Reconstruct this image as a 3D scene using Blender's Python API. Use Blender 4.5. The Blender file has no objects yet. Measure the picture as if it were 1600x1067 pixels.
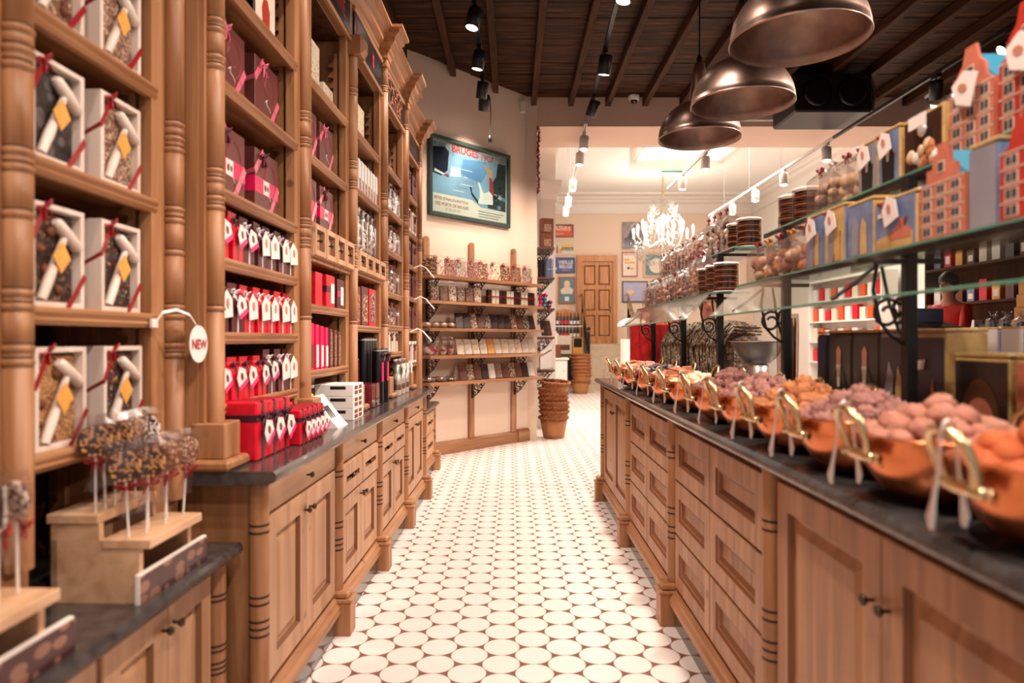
import bpy, math, random
from mathutils import Matrix, Vector, Euler, noise
sc = bpy.context.scene
COL = sc.collection
PI = math.pi
# ---------------------------------------------------------------- camera, world, big lights, exposure
cam = bpy.data.cameras.new('camera')
cam.lens = 24.0; cam.sensor_width = 36.0; cam.shift_y = -0.0022
cam.clip_start = 0.05; cam.clip_end = 200
cam.dof.use_dof = True; cam.dof.focus_distance = 4.6; cam.dof.aperture_fstop = 1.8
camo = bpy.data.objects.new('camera', cam); COL.objects.link(camo)
camo.location = (0, 0, 1.35); camo.rotation_euler = (PI/2, 0, 0)
sc.camera = camo
w = bpy.data.worlds.new('world'); sc.world = w; w.use_nodes = True
w.node_tree.nodes['Background'].inputs[0].default_value = (1.0, 0.88, 0.8, 1)
w.node_tree.nodes['Background'].inputs[1].default_value = 0.07
def area(name, loc, rot, sx, sy, power, color):
    l = bpy.data.lights.new(name, 'AREA'); l.shape = 'RECTANGLE'; l.size = sx; l.size_y = sy
    l.energy = power; l.color = color
    o = bpy.data.objects.new(name, l); COL.objects.link(o); o.location = loc; o.rotation_euler = rot
    return o
area('assumed_window_light', (1.6, -2.9, 1.9), (PI/2, 0, 0), 7.0, 3.4, 24, (0.93, 0.93, 1.0))  # added fill light behind the camera; the shop window is assumed, none is built
area('back_room_fill_light', (3.6, 11.75, 5.3), (0, 0, 0), 5.0, 2.4, 400, (1.0, 0.90, 0.80))  # unseen fill light added behind the header to brighten the back room
WARM = (1.0, 0.825, 0.705)
SPOT_W = 128.0
LEFT_W = 62.0
vs = sc.view_settings
sc.display_settings.display_device = 'sRGB'
vs.view_transform = 'Standard'; vs.look = 'None'; vs.exposure = 0.55; vs.gamma = 1.0; vs.use_curve_mapping = False
cy = sc.cycles
cy.use_denoising = True; cy.max_bounces = 7; cy.diffuse_bounces = 2; cy.glossy_bounces = 3
cy.transmission_bounces = 4; cy.transparent_max_bounces = 20
cy.caustics_reflective = False; cy.caustics_refractive = False; cy.sample_clamp_indirect = 4.0; cy.sample_clamp_direct = 0
random.seed(7)
R = random.random
def U(a, b): return a + (b - a) * random.random()
# ---------------------------------------------------------------- materials
MATS = {}
def nt(name):
    m = bpy.data.materials.new(name); m.use_nodes = True
    n = m.node_tree.nodes; return m, n, m.node_tree.links, n['Principled BSDF']
def S(col): return tuple(((c/255.0)/12.92 if c/255.0 <= 0.04045 else ((c/255.0+0.055)/1.055)**2.4) for c in col) + (1.0,)
def mat(name, col, rough=0.5, metal=0.0, var=0.0, scale=8.0, bump=0.0, bscale=40.0, coat=0.0, emit=0.0, spec=0.5):
    if name in MATS: return MATS[name]
    m, n, l, b = nt(name)
    c = S(col); b.inputs['Base Color'].default_value = c; b.inputs['Roughness'].default_value = rough
    b.inputs['Metallic'].default_value = metal; b.inputs['Specular IOR Level'].default_value = spec
    if coat: b.inputs['Coat Weight'].default_value = coat
    if emit:
        b.inputs['Emission Color'].default_value = c; b.inputs['Emission Strength'].default_value = emit
    tc = n.new('ShaderNodeTexCoord')
    if var:
        t = n.new('ShaderNodeTexNoise'); t.inputs['Scale'].default_value = scale; t.inputs['Detail'].default_value = 5
        l.new(tc.outputs['Object'], t.inputs['Vector'])
        r = n.new('ShaderNodeValToRGB')
        r.color_ramp.elements[0].position = 0.3; r.color_ramp.elements[1].position = 0.7
        r.color_ramp.elements[0].color = tuple(x*(1-var) for x in c[:3]) + (1,)
        r.color_ramp.elements[1].color = tuple(min(1, x*(1+var)) for x in c[:3]) + (1,)
        l.new(t.outputs['Fac'], r.inputs['Fac']); l.new(r.outputs['Color'], b.inputs['Base Color'])
    if bump:
        t = n.new('ShaderNodeTexNoise'); t.inputs['Scale'].default_value = bscale; t.inputs['Detail'].default_value = 3
        l.new(tc.outputs['Object'], t.inputs['Vector'])
        bp = n.new('ShaderNodeBump'); bp.inputs['Strength'].default_value = bump; bp.inputs['Distance'].default_value = 0.01
        l.new(t.outputs['Fac'], bp.inputs['Height']); l.new(bp.outputs['Normal'], b.inputs['Normal'])
    MATS[name] = m; return m
def wood(name, cols, stretch, rough=0.45, scale=1.0, knots=True, seams=0.0):
    m, n, l, b = nt(name)
    tc = n.new('ShaderNodeTexCoord'); oi = n.new('ShaderNodeObjectInfo')
    ad = n.new('ShaderNodeVectorMath'); ad.operation = 'MULTIPLY_ADD'
    l.new(oi.outputs['Random'], ad.inputs[0]); ad.inputs[1].default_value = (13, 7, 5)
    l.new(tc.outputs['Object'], ad.inputs[2])
    mp = n.new('ShaderNodeMapping'); mp.inputs['Scale'].default_value = stretch
    l.new(ad.outputs[0], mp.inputs['Vector'])
    t = n.new('ShaderNodeTexNoise'); t.inputs['Scale'].default_value = scale*9; t.inputs['Detail'].default_value = 6; t.inputs['Distortion'].default_value = 0.6
    l.new(mp.outputs[0], t.inputs['Vector'])
    r = n.new('ShaderNodeValToRGB'); e = r.color_ramp.elements
    e[0].position = 0.30; e[0].color = S(cols[0]); e[1].position = 0.72; e[1].color = S(cols[2])
    x = e.new(0.5); x.color = S(cols[1])
    l.new(t.outputs['Fac'], r.inputs['Fac'])
    out = r.outputs['Color']
    if knots:
        v = n.new('ShaderNodeTexVoronoi'); v.inputs['Scale'].default_value = 4.2
        l.new(ad.outputs[0], v.inputs['Vector'])
        k = n.new('ShaderNodeValToRGB'); k.color_ramp.elements[0].position = 0.045; k.color_ramp.elements[1].position = 0.10
        k.color_ramp.elements[0].color = (0.25, 0.16, 0.10, 1); k.color_ramp.elements[1].color = (1, 1, 1, 1)
        l.new(v.outputs['Distance'], k.inputs['Fac'])
        mx = n.new('ShaderNodeMixRGB'); mx.blend_type = 'MULTIPLY'; mx.inputs[0].default_value = 0.7
        l.new(out, mx.inputs[1]); l.new(k.outputs['Color'], mx.inputs[2]); out = mx.outputs[0]
    l.new(out, b.inputs['Base Color']); b.inputs['Roughness'].default_value = rough
    bp = n.new('ShaderNodeBump'); bp.inputs['Strength'].default_value = 0.08; bp.inputs['Distance'].default_value = 0.01
    l.new(t.outputs['Fac'], bp.inputs['Height']); l.new(bp.outputs['Normal'], b.inputs['Normal'])
    MATS[name] = m; return m
def speck(name, base, chips, scale, thr=0.32, rough=0.45, bump=0.6):
    """chocolate-like base with scattered chips of several colours (voronoi cells)"""
    if name in MATS: return MATS[name]
    m, n, l, b = nt(name)
    tc = n.new('ShaderNodeTexCoord')
    oi = n.new('ShaderNodeObjectInfo'); ad = n.new('ShaderNodeVectorMath'); ad.operation = 'MULTIPLY_ADD'
    l.new(oi.outputs['Random'], ad.inputs[0]); ad.inputs[1].default_value = (3, 2, 5); l.new(tc.outputs['Object'], ad.inputs[2])
    v = n.new('ShaderNodeTexVoronoi'); v.inputs['Scale'].default_value = scale; l.new(ad.outputs[0], v.inputs['Vector'])
    sp = n.new('ShaderNodeSeparateColor'); l.new(v.outputs['Color'], sp.inputs[0])
    cr = n.new('ShaderNodeValToRGB'); cr.color_ramp.interpolation = 'CONSTANT'; e = cr.color_ramp.elements
    e[0].color = S(chips[0]); e[0].position = 0
    e[1].color = S(chips[-1]); e[1].position = 1 - 1.0/len(chips)
    for i, c in enumerate(chips[1:-1]):
        x = e.new((i+1)/len(chips)); x.color = S(c)
    l.new(sp.outputs[0], cr.inputs['Fac'])
    th = n.new('ShaderNodeMath'); th.operation = 'LESS_THAN'; th.inputs[1].default_value = thr; l.new(v.outputs['Distance'], th.inputs[0])
    mx = n.new('ShaderNodeMixRGB'); mx.inputs[1].default_value = S(base); l.new(th.outputs[0], mx.inputs[0]); l.new(cr.outputs['Color'], mx.inputs[2])
    l.new(mx.outputs[0], b.inputs['Base Color']); b.inputs['Roughness'].default_value = rough
    bp = n.new('ShaderNodeBump'); bp.inputs['Strength'].default_value = bump; bp.inputs['Distance'].default_value = 0.006; bp.invert = True
    l.new(v.outputs['Distance'], bp.inputs['Height']); l.new(bp.outputs['Normal'], b.inputs['Normal'])
    MATS[name] = m; return m
def clear(name, tint, alpha, rough=0.08):
    """thin see-through sheet: glass, cellophane"""
    m, n, l, b = nt(name)
    tr = n.new('ShaderNodeBsdfTransparent'); tr.inputs[0].default_value = S(tint)
    gl = n.new('ShaderNodeBsdfGlossy'); gl.inputs['Roughness'].default_value = rough
    fr = n.new('ShaderNodeLayerWeight'); fr.inputs['Blend'].default_value = 0.5
    pw = n.new('ShaderNodeMath'); pw.operation = 'POWER'; pw.inputs[1].default_value = 5.0; l.new(fr.outputs['Facing'], pw.inputs[0])
    ma = n.new('ShaderNodeMath'); ma.operation = 'ADD'; ma.inputs[1].default_value = alpha; ma.use_clamp = True
    l.new(pw.outputs[0], ma.inputs[0])
    mx = n.new('ShaderNodeMixShader'); l.new(ma.outputs[0], mx.inputs[0]); l.new(tr.outputs[0], mx.inputs[1]); l.new(gl.outputs[0], mx.inputs[2])
    l.new(mx.outputs[0], n['Material Output'].inputs['Surface'])
    MATS[name] = m; return m
PINE = ((138, 90, 55), (165, 114, 75), (187, 138, 99))
PALE = ((172, 125, 88), (193, 146, 108), (208, 164, 128))  # paler pine of the left fronts; partly stands in for stronger light there
wood('pine', PINE, (2.2, 2.2, 0.16))
wood('pine_along', PINE, (0.16, 2.2, 2.2))
wood('pine_pale', PALE, (1.6, 1.6, 0.14))
wood('pine_pale_along', PALE, (0.14, 1.6, 1.6))
wood('pine_dark', ((58, 32, 18), (76, 44, 26), (92, 56, 34)), (2.2, 2.2, 0.2), rough=0.6)  # darkened so the shelf backs carry the shade inside; elsewhere plain dark pine
wood('pine_light', ((196, 150, 112), (216, 172, 134), (228, 188, 152)), (0.4, 2.2, 2.2))
wood('white_wood', ((214, 190, 172), (226, 206, 192), (234, 218, 206)), (2.0, 2.0, 0.3), knots=False)
wood('ceiling_board', ((22, 12, 7), (52, 30, 16), (98, 60, 32)), (0.25, 3.0, 2.0), rough=0.6, scale=0.8)
wood('beam_wood', ((46, 27, 17), (66, 40, 26), (84, 52, 34)), (2.2, 0.2, 2.2), rough=0.65)
wood('door_pine', ((172, 108, 60), (196, 130, 78), (210, 148, 96)), (2.2, 2.2, 0.16))
wood('shelf_dark', ((70, 42, 26), (92, 58, 38), (110, 72, 48)), (0.2, 2.2, 2.2))
for k in ('ceiling_board', 'beam_wood', 'pine_dark'): MATS[k].node_tree.nodes['Principled BSDF'].inputs['Specular IOR Level'].default_value = 0.12
mat('groove', (50, 28, 16), 0.7)
mat('recess_brown', (124, 76, 44), 0.6)  # darker brown for the recessed steps of doors and drawers
mat('stone', (68, 64, 63), 0.18, var=0.45, scale=26, coat=0.2)
mat('stone_edge', (92, 84, 80), 0.45, var=0.35, scale=60)
mat('toe', (92, 84, 80), 0.12, var=0.2, scale=10)
mat('plaster', (236, 208, 186), 0.85, var=0.03, scale=60, bump=0.12, bscale=180)
mat('header', (222, 190, 170), 0.85, var=0.03, scale=60, bump=0.1, bscale=180)
mat('white_paint', (242, 230, 220), 0.6)
mat('ceiling_white', (246, 238, 230), 0.8)
mat('iron', (24, 20, 20), 0.45, metal=0.3)
mat('black_metal', (16, 16, 18), 0.4)
mat('white_metal', (236, 228, 222), 0.45)
mat('knob_metal', (92, 80, 68), 0.28, metal=1.0)
mat('steel', (232, 228, 224), 0.42, metal=1.0)
mat('chrome', (220, 216, 210), 0.15, metal=1.0)
mat('brass', (218, 190, 146), 0.24, metal=1.0, var=0.12, scale=20)
mat('copper', (222, 132, 84), 0.25, metal=1.0, var=0.12, scale=9)
mat('copper_aged', (214, 180, 164), 0.35, metal=1.0, var=0.28, scale=5)
mat('copper_inside', (170, 146, 134), 0.5, metal=1.0, var=0.35, scale=7)
mat('red_ribbon', (150, 22, 28), 0.3)
mat('wine_ribbon', (92, 22, 36), 0.32)
mat('pink_ribbon', (224, 108, 132), 0.3)
mat('white_ribbon', (238, 228, 228), 0.3)
mat('dark_ribbon', (64, 18, 40), 0.35)
mat('red_paper', (212, 14, 42), 0.42, var=0.12, scale=30)
mat('hot_pink', (232, 24, 92), 0.4)
mat('maroon', (86, 26, 32), 0.4)
mat('choc_box', (104, 48, 44), 0.45)
mat('choc_script', (150, 62, 58), 0.35)
mat('paper', (240, 232, 226), 0.6)
mat('tag_pink', (236, 60, 120), 0.5)
mat('tag_brown', (120, 62, 44), 0.5)
mat('amber', (232, 164, 74), 0.5, var=0.15, scale=70)
mat('black', (14, 12, 14), 0.3)
mat('navy', (28, 34, 62), 0.35)
mat('ink_red', (176, 40, 48), 0.5)
mat('lamp_face', (255, 240, 228), 0.3, emit=9.0)
mat('bulb', (255, 236, 206), 0.3, emit=14.0)
mat('candle', (255, 244, 226), 0.3, emit=4.0)
mat('lit_glass', (244, 240, 234), 0.15, emit=0.7)
mat('choc_dark', (60, 34, 26), 0.55, var=0.2, scale=20, spec=0.2)
mat('choc_milk', (112, 66, 46), 0.55, var=0.15, scale=20, spec=0.2)
mat('wicker', (150, 84, 40), 0.6, var=0.35, scale=60)
mat('skin', (206, 142, 112), 0.55)
clear('glass', (242, 248, 245), 0.025)
clear('cello', (250, 246, 244), 0.17, 0.26)
clear('cello_thin', (250, 246, 244), 0.012, 0.3)
clear('cello_haze', (236, 230, 228), 0.24, 0.28)
clear('cello_mid', (250, 246, 244), 0.09, 0.22)
clear('tub_plastic', (226, 214, 204), 0.06, 0.12)
mat('glass_edge', (92, 150, 128), 0.15)
clear('crystal', (238, 236, 234), 0.30, 0.08)
# ---------------------------------------------------------------- mesh builder
class MB:
    def __init__(s): s.v = []; s.f = []; s.mi = []; s.sm = []; s.mats = []; s.c = 0; s.x = None
    def m(s, name):
        if name not in s.mats: s.mats.append(name)
        s.c = s.mats.index(name); return s
    def add(s, vs, fs, smooth=False):
        o = len(s.v)
        if s.x is not None: vs = [tuple(s.x @ Vector(q)) for q in vs]
        s.v += [tuple(q) for q in vs]; s.f += [tuple(i + o for i in f) for f in fs]
        s.mi += [s.c]*len(fs); s.sm += [smooth]*len(fs); return s
    def box(s, x0, x1, y0, y1, z0, z1, b=0.0):
        if x0 > x1: x0, x1 = x1, x0
        if y0 > y1: y0, y1 = y1, y0
        if z0 > z1: z0, z1 = z1, z0
        if b <= 0:
            return s.add([(x0,y0,z0),(x1,y0,z0),(x1,y1,z0),(x0,y1,z0),(x0,y0,z1),(x1,y0,z1),(x1,y1,z1),(x0,y1,z1)],
                  [(0,3,2,1),(4,5,6,7),(0,1,5,4),(1,2,6,5),(2,3,7,6),(3,0,4,7)])
        b = min(b, (x1-x0)*.49, (y1-y0)*.49, (z1-z0)*.49)
        X = (x0, x1); Y = (y0, y1); Z = (z0, z1); V = []; ix = {}
        for i in (0,1):
            for j in (0,1):
                for k in (0,1):
                    bx = b if i == 0 else -b; by = b if j == 0 else -b; bz = b if k == 0 else -b
                    for a, p in enumerate(((X[i], Y[j]+by, Z[k]+bz), (X[i]+bx, Y[j], Z[k]+bz), (X[i]+bx, Y[j]+by, Z[k]))):
                        ix[i,j,k,a] = len(V); V.append(p)
        F = []
        def q(*t): F.append(tuple(ix[k] for k in t))
        for i in (0,1):
            f = ((i,0,0,0),(i,1,0,0),(i,1,1,0),(i,0,1,0)); q(*(f if i else f[::-1]))
            f = ((0,i,0,1),(0,i,1,1),(1,i,1,1),(1,i,0,1)); q(*(f if i else f[::-1]))
            f = ((0,0,i,2),(1,0,i,2),(1,1,i,2),(0,1,i,2)); q(*(f if i else f[::-1]))
        for i in (0,1):
            for j in (0,1):
                q((i,j,0,0),(i,j,0,1),(i,j,1,1),(i,j,1,0)); q((i,0,j,0),(i,0,j,2),(i,1,j,2),(i,1,j,0)); q((0,i,j,1),(0,i,j,2),(1,i,j,2),(1,i,j,1))
        for i in (0,1):
            for j in (0,1):
                for k in (0,1): q((i,j,k,0),(i,j,k,1),(i,j,k,2))
        return s.add(V, F)
    def lathe(s, prof, n=16, c=(0,0,0), axis='z', a0=0.0, a1=2*PI, smooth=True, capt=True):
        full = abs(a1-a0-2*PI) < 1e-6; m = n if full else n+1; V = []; F = []
        for r, h in prof:
            for i in range(m):
                a = a0 + (a1-a0)*i/n; p = (r*math.cos(a), r*math.sin(a), h)
                if axis == 'y': p = (p[0], -p[2], p[1])
                elif axis == 'x': p = (p[2], p[0], p[1])
                V.append((p[0]+c[0], p[1]+c[1], p[2]+c[2]))
        for j in range(len(prof)-1):
            for i in range(n):
                k = (i+1) % m; F.append((j*m+i, j*m+k, (j+1)*m+k, (j+1)*m+i))
        s.add(V, F, smooth)
        if capt and full:
            if prof[0][0] > 1e-5: s.add(V[:m], [tuple(range(m-1, -1, -1))])
            if prof[-1][0] > 1e-5: s.add(V[-m:], [tuple(range(m))])
        return s
    def tube(s, pts, r, n=6, closed=False, flat=None):
        P = [Vector(p) for p in pts]; N = len(P); V = []; F = []; up = None
        for i, p in enumerate(P):
            a = P[(i-1) % N] if (i or closed) else p; b = P[(i+1) % N] if (i < N-1 or closed) else p
            t = (b-a); t = t.normalized() if t.length > 1e-9 else Vector((0,0,1))
            if up is None:
                up = Vector((0,0,1)) if abs(t.z) < 0.9 else Vector((1,0,0))
            u = up - t*up.dot(t); u = u.normalized() if u.length > 1e-6 else t.orthogonal().normalized(); up = u
            w_ = t.cross(u); rr = r[i] if isinstance(r, (list, tuple)) else r
            for k in range(n):
                an = 2*PI*k/n; cc = math.cos(an)*rr; ss = math.sin(an)*rr*(flat or 1.0)
                V.append(p + u*ss + w_*cc)
        L = N if closed else N-1
        for i in range(L):
            for k in range(n):
                j = (i+1) % N; F.append((i*n+k, i*n+(k+1) % n, j*n+(k+1) % n, j*n+k))
        s.add(V, F, True)
        if not closed: s.add(V[:n], [tuple(range(n-1,-1,-1))]); s.add(V[-n:], [tuple(range(n))])
        return s
    def band(s, pts, w_, dirv):
        """flat ribbon strip along pts, width along dirv, both sides get geometry (thin)"""
        d = Vector(dirv).normalized()*w_/2; V = []; F = []
        for p in pts: p = Vector(p); V += [p-d, p+d]
        for i in range(len(pts)-1): F.append((2*i, 2*i+1, 2*i+3, 2*i+2))
        return s.add(V, F, False)
    def prism(s, poly, y0, y1):
        """polygon in (x,z) extruded along y"""
        n = len(poly); V = [(x, y0, z) for x, z in poly] + [(x, y1, z) for x, z in poly]
        F = [tuple(range(n)), tuple(range(2*n-1, n-1, -1))] + [(i, (i+1) % n + 0, (i+1) % n + n, i+n)[::-1] for i in range(n)]
        return s.add(V, F)
    def extr(s, prof, x0, x1):
        """profile in (y,z) extruded along x"""
        n = len(prof); V = [(x0, y, z) for y, z in prof] + [(x1, y, z) for y, z in prof]
        F = [tuple(range(n-1, -1, -1)), tuple(range(n, 2*n))] + [(i, (i+1) % n, (i+1) % n + n, i+n) for i in range(n)]
        return s.add(V, F)
    def ball(s, c, r, sc_=(1,1,1), n=10, k=7, jit=0.0, seed=0, freq=1.0):
        V = []; F = []
        for j in range(k+1):
            th = PI*j/k
            for i in range(n):
                a = 2*PI*i/n; d = Vector((math.sin(th)*math.cos(a), math.sin(th)*math.sin(a), math.cos(th)))
                q = 1.0 + (jit*noise.noise(d*freq*2.2 + Vector((seed*3.1, seed*1.7, 0))) if jit else 0)
                V.append((c[0]+d.x*r*q*sc_[0], c[1]+d.y*r*q*sc_[1], c[2]+d.z*r*q*sc_[2]))
        for j in range(k):
            for i in range(n): F.append((j*n+i, (j+1)*n+i, (j+1)*n+(i+1) % n, j*n+(i+1) % n))
        return s.add(V, F, True)
    def loops(s, x0, x1, z0, z1, steps):
        """nested rectangles facing -y: steps = [(inset, y, material)]; the last is filled"""
        def rect(i, y): return [(x0+i, y, z0+i), (x1-i, y, z0+i), (x1-i, y, z1-i), (x0+i, y, z1-i)]
        for a, b in zip(steps, steps[1:]):
            if b[2]: s.m(b[2])
            s.add(rect(a[0], a[1]) + rect(b[0], b[1]), [(k, (k+1) % 4, (k+1) % 4 + 4, k+4) for k in range(4)])
        a = steps[-1]
        return s.add(rect(a[0], a[1]), [(0,1,2,3)])
    def text(s, txt, size, x, y, z, align='CENTER', sx=1.0, bold=0.0):
        cu = bpy.data.curves.new('t', 'FONT'); cu.body = txt; cu.size = size; cu.align_x = align; cu.offset = bold
        o = bpy.data.objects.new('t', cu); COL.objects.link(o)
        dg = bpy.context.evaluated_depsgraph_get(); me = o.evaluated_get(dg).to_mesh()
        V = [(v.co.x*sx + x, y, v.co.y + z) for v in me.vertices]; F = [tuple(p.vertices) for p in me.polygons]
        o.evaluated_get(dg).to_mesh_clear(); bpy.data.objects.remove(o); bpy.data.curves.remove(cu)
        return s.add(V, F)
    def mesh(s, name):
        me = bpy.data.meshes.new(name); me.from_pydata(s.v, [], s.f)
        for k in s.mats: me.materials.append(MATS[k])
        me.polygons.foreach_set('material_index', s.mi); me.polygons.foreach_set('use_smooth', s.sm)
        me.update(); return me
    def build(s, name, parent=None, loc=(0,0,0), rz=0.0, label=None):
        o = bpy.data.objects.new(name, s.mesh(name)); COL.objects.link(o); o.location = loc; o.rotation_euler = (0,0,rz)
        if parent is not None: o.parent = parent
        if label: o['label'] = label
        return o
def tag(o, label, cat, group=None, kind=None):
    o['label'] = label; o['category'] = cat
    if group: o['group'] = group
    if kind: o['kind'] = kind
    return o
def thing(name, label, cat, loc=(0,0,0), rz=0.0, group=None):
    o = bpy.data.objects.new(name, None); COL.objects.link(o); o.empty_display_size = 0.05
    o.location = loc; o.rotation_euler = (0,0,rz); return tag(o, label, cat, group)
def struct(o): o['kind'] = 'structure'; return o
def stuff(o): o['kind'] = 'stuff'; return o
KIDS = {}
def dup(root, loc, rz, label=None, group=None, scale=None, rot=None):
    def cp(o, par):
        c = o.copy(); COL.objects.link(c); c.parent = par
        for k in o.children: cp(k, c)
        return c
    r = cp(root, None); r.location = loc; r.rotation_euler = rot if rot else (0,0,rz)
    if scale: r.scale = scale
    if label: r['label'] = label
    if group: r['group'] = group
    return r
ORD = ['nearest', 'second', 'third', 'fourth', 'fifth', 'sixth', 'seventh', 'eighth', 'ninth', 'tenth', 'eleventh', 'twelfth', 'thirteenth', 'fourteenth', 'fifteenth', 'sixteenth']
A = -math.atan(0.02)
RL = PI/2 + A; RR = -PI/2; RD = math.radians(47.5)
def LT(s, x0, z): # point of the left cabinet run: s along, x0 out from the aisle's axis
    return (x0*math.cos(A) - s*math.sin(A), x0*math.sin(A) + s*math.cos(A), z)
DX, DY = 0.205, 9.12
def DT(s, out, z): # point on the slanted wall: s from its right end leftwards, out towards the room
    return (DX - 0.6757*s + 0.7373*out, DY - 0.7373*s - 0.6757*out, z)
# ---------------------------------------------------------------- floor, walls, ceiling
def floor_mat():
    m, n, l, b = nt('round_tiles'); P = 0.158; q3 = math.sqrt(3)
    tc = n.new('ShaderNodeTexCoord'); ln = []
    for ox, oy in ((0, 0), (q3*P/2, P/2)):
        a = n.new('ShaderNodeVectorMath'); a.operation = 'ADD'; a.inputs[1].default_value = (ox, oy, 0); l.new(tc.outputs['Object'], a.inputs[0])
        wr = n.new('ShaderNodeVectorMath'); wr.operation = 'WRAP'
        wr.inputs[1].default_value = (q3*P/2, P/2, 1); wr.inputs[2].default_value = (-q3*P/2, -P/2, -1)
        l.new(a.outputs[0], wr.inputs[0])
        mu = n.new('ShaderNodeVectorMath'); mu.operation = 'MULTIPLY'; mu.inputs[1].default_value = (1, 1, 0); l.new(wr.outputs[0], mu.inputs[0])
        le = n.new('ShaderNodeVectorMath'); le.operation = 'LENGTH'; l.new(mu.outputs[0], le.inputs[0]); ln.append(le)
    mi = n.new('ShaderNodeMath'); mi.operation = 'MINIMUM'; l.new(ln[0].outputs['Value'], mi.inputs[0]); l.new(ln[1].outputs['Value'], mi.inputs[1])
    mr = n.new('ShaderNodeMapRange'); mr.inputs['From Min'].default_value = P*0.484; mr.inputs['From Max'].default_value = P*0.498
    l.new(mi.outputs[0], mr.inputs['Value'])
    t = n.new('ShaderNodeTexNoise'); t.inputs['Scale'].default_value = 3.0; l.new(tc.outputs['Object'], t.inputs['Vector'])
    r = n.new('ShaderNodeValToRGB'); r.color_ramp.elements[0].color = S((233, 221, 214)); r.color_ramp.elements[1].color = S((243, 233, 227)); l.new(t.outputs['Fac'], r.inputs['Fac'])
    mx = n.new('ShaderNodeMixRGB'); l.new(mr.outputs[0], mx.inputs[0]); l.new(r.outputs[0], mx.inputs[1]); mx.inputs[2].default_value = S((128, 82, 68))
    l.new(mx.outputs[0], b.inputs['Base Color'])
    rr = n.new('ShaderNodeMapRange'); rr.inputs['To Min'].default_value = 0.3; rr.inputs['To Max'].default_value = 0.8; l.new(mr.outputs[0], rr.inputs['Value']); l.new(rr.outputs[0], b.inputs['Roughness'])
    bp = n.new('ShaderNodeBump'); bp.invert = True; bp.inputs['Strength'].default_value = 0.3; bp.inputs['Distance'].default_value = 0.004
    l.new(mr.outputs[0], bp.inputs['Height']); l.new(bp.outputs[0], b.inputs['Normal'])
    MATS['round_tiles'] = m
floor_mat()
def brick_mat(name, c1, c2, mortar, scale):
    m, n, l, b = nt(name); tc = n.new('ShaderNodeTexCoord'); mp = n.new('ShaderNodeMapping'); mp.inputs['Rotation'].default_value = (PI/2, 0, PI/2)
    l.new(tc.outputs['Object'], mp.inputs[0])
    sep = n.new('ShaderNodeSeparateXYZ'); l.new(tc.outputs['Object'], sep.inputs[0]); cb = n.new('ShaderNodeCombineXYZ')
    l.new(sep.outputs[1], cb.inputs[0]); l.new(sep.outputs[2], cb.inputs[1])
    k = n.new('ShaderNodeTexBrick'); k.inputs['Scale'].default_value = scale; k.inputs['Color1'].default_value = S(c1); k.inputs['Color2'].default_value = S(c2); k.inputs['Mortar'].default_value = S(mortar)
    l.new(cb.outputs[0], k.inputs['Vector']); l.new(k.outputs['Color'], b.inputs['Base Color']); b.inputs['Roughness'].default_value = 0.85
    bp = n.new('ShaderNodeBump'); bp.inputs['Strength'].default_value = 0.4; l.new(k.outputs['Fac'], bp.inputs['Height']); bp.invert = True; l.new(bp.outputs[0], b.inputs['Normal'])
    MATS[name] = m
brick_mat('brick', (150, 108, 84), (124, 86, 66), (160, 138, 118), 3.2)
fx, fy = -0.0453, 2.837
struct(MB().m('round_tiles').box(-3-fx, 9-fx, -3.2-fy, 21-fy, -0.1, 0).build('floor', None, (fx, fy, 0)))
def slab(name, m_, x0, x1, y0, y1, z0, z1): return struct(MB().m(m_).box(x0, x1, y0, y1, z0, z1).build(name))
struct(MB().m('plaster').box(-3.5, 6.4, 1.53, 1.65, 0, 4.6).build('wall_left', None, (0, 0, 0), RL))
w_ = MB().m('plaster').box(-2.75, 0.0, 0.0, 0.25, 0, 4.62); struct(w_.build('wall_diagonal', None, (DX, DY, 0), RD))
slab('wall_pier', 'plaster', 0.205, 0.335, 9.12, 10.15, 0, 4.62)
slab('wall_header', 'header', 0.205, 7.3, 9.15, 10.15, 4.2, 5.6)
slab('wall_right', 'brick', 5.76, 5.9, -3, 9.15, 0, 4.62)
slab('wall_back', 'plaster', 0.3, 7.3, 19.8, 19.95, 0, 5.6)
slab('wall_back_left', 'white_paint', 0.2, 0.33, 10.15, 19.8, 0, 5.6)
slab('wall_back_right', 'white_paint', 7.0, 7.15, 9.15, 19.8, 0, 5.6)
slab('ceiling_back', 'ceiling_white', 0.2, 7.3, 10.15, 19.95, 5.42, 5.6)
MB_ = MB().m('ceiling_board'); y = -3.0
while y < 9.15:
    d = U(0, 0.012); MB_.box(-3.2, 6.0, y, min(9.15, y+0.158), 4.58+d, 4.62+d); MB_.box(-3.2, 6.0, y, min(9.15, y+0.162), 4.615+d, 4.64); y += 0.162
struct(MB_.build('ceiling'))
for k in range(-4, 11):
    x = 0.29 + 0.497*k
    if x < -1.35: continue
    ye = 9.15 if x > 0.25 else 9.12 + (x-0.205)*1.091
    o = MB().m('beam_wood').box(-0.036, 0.036, -3-1, ye-1, -0.11, 0.0, 0.006).build('beam', None, (x, 1, 4.58)); struct(o)
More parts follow.
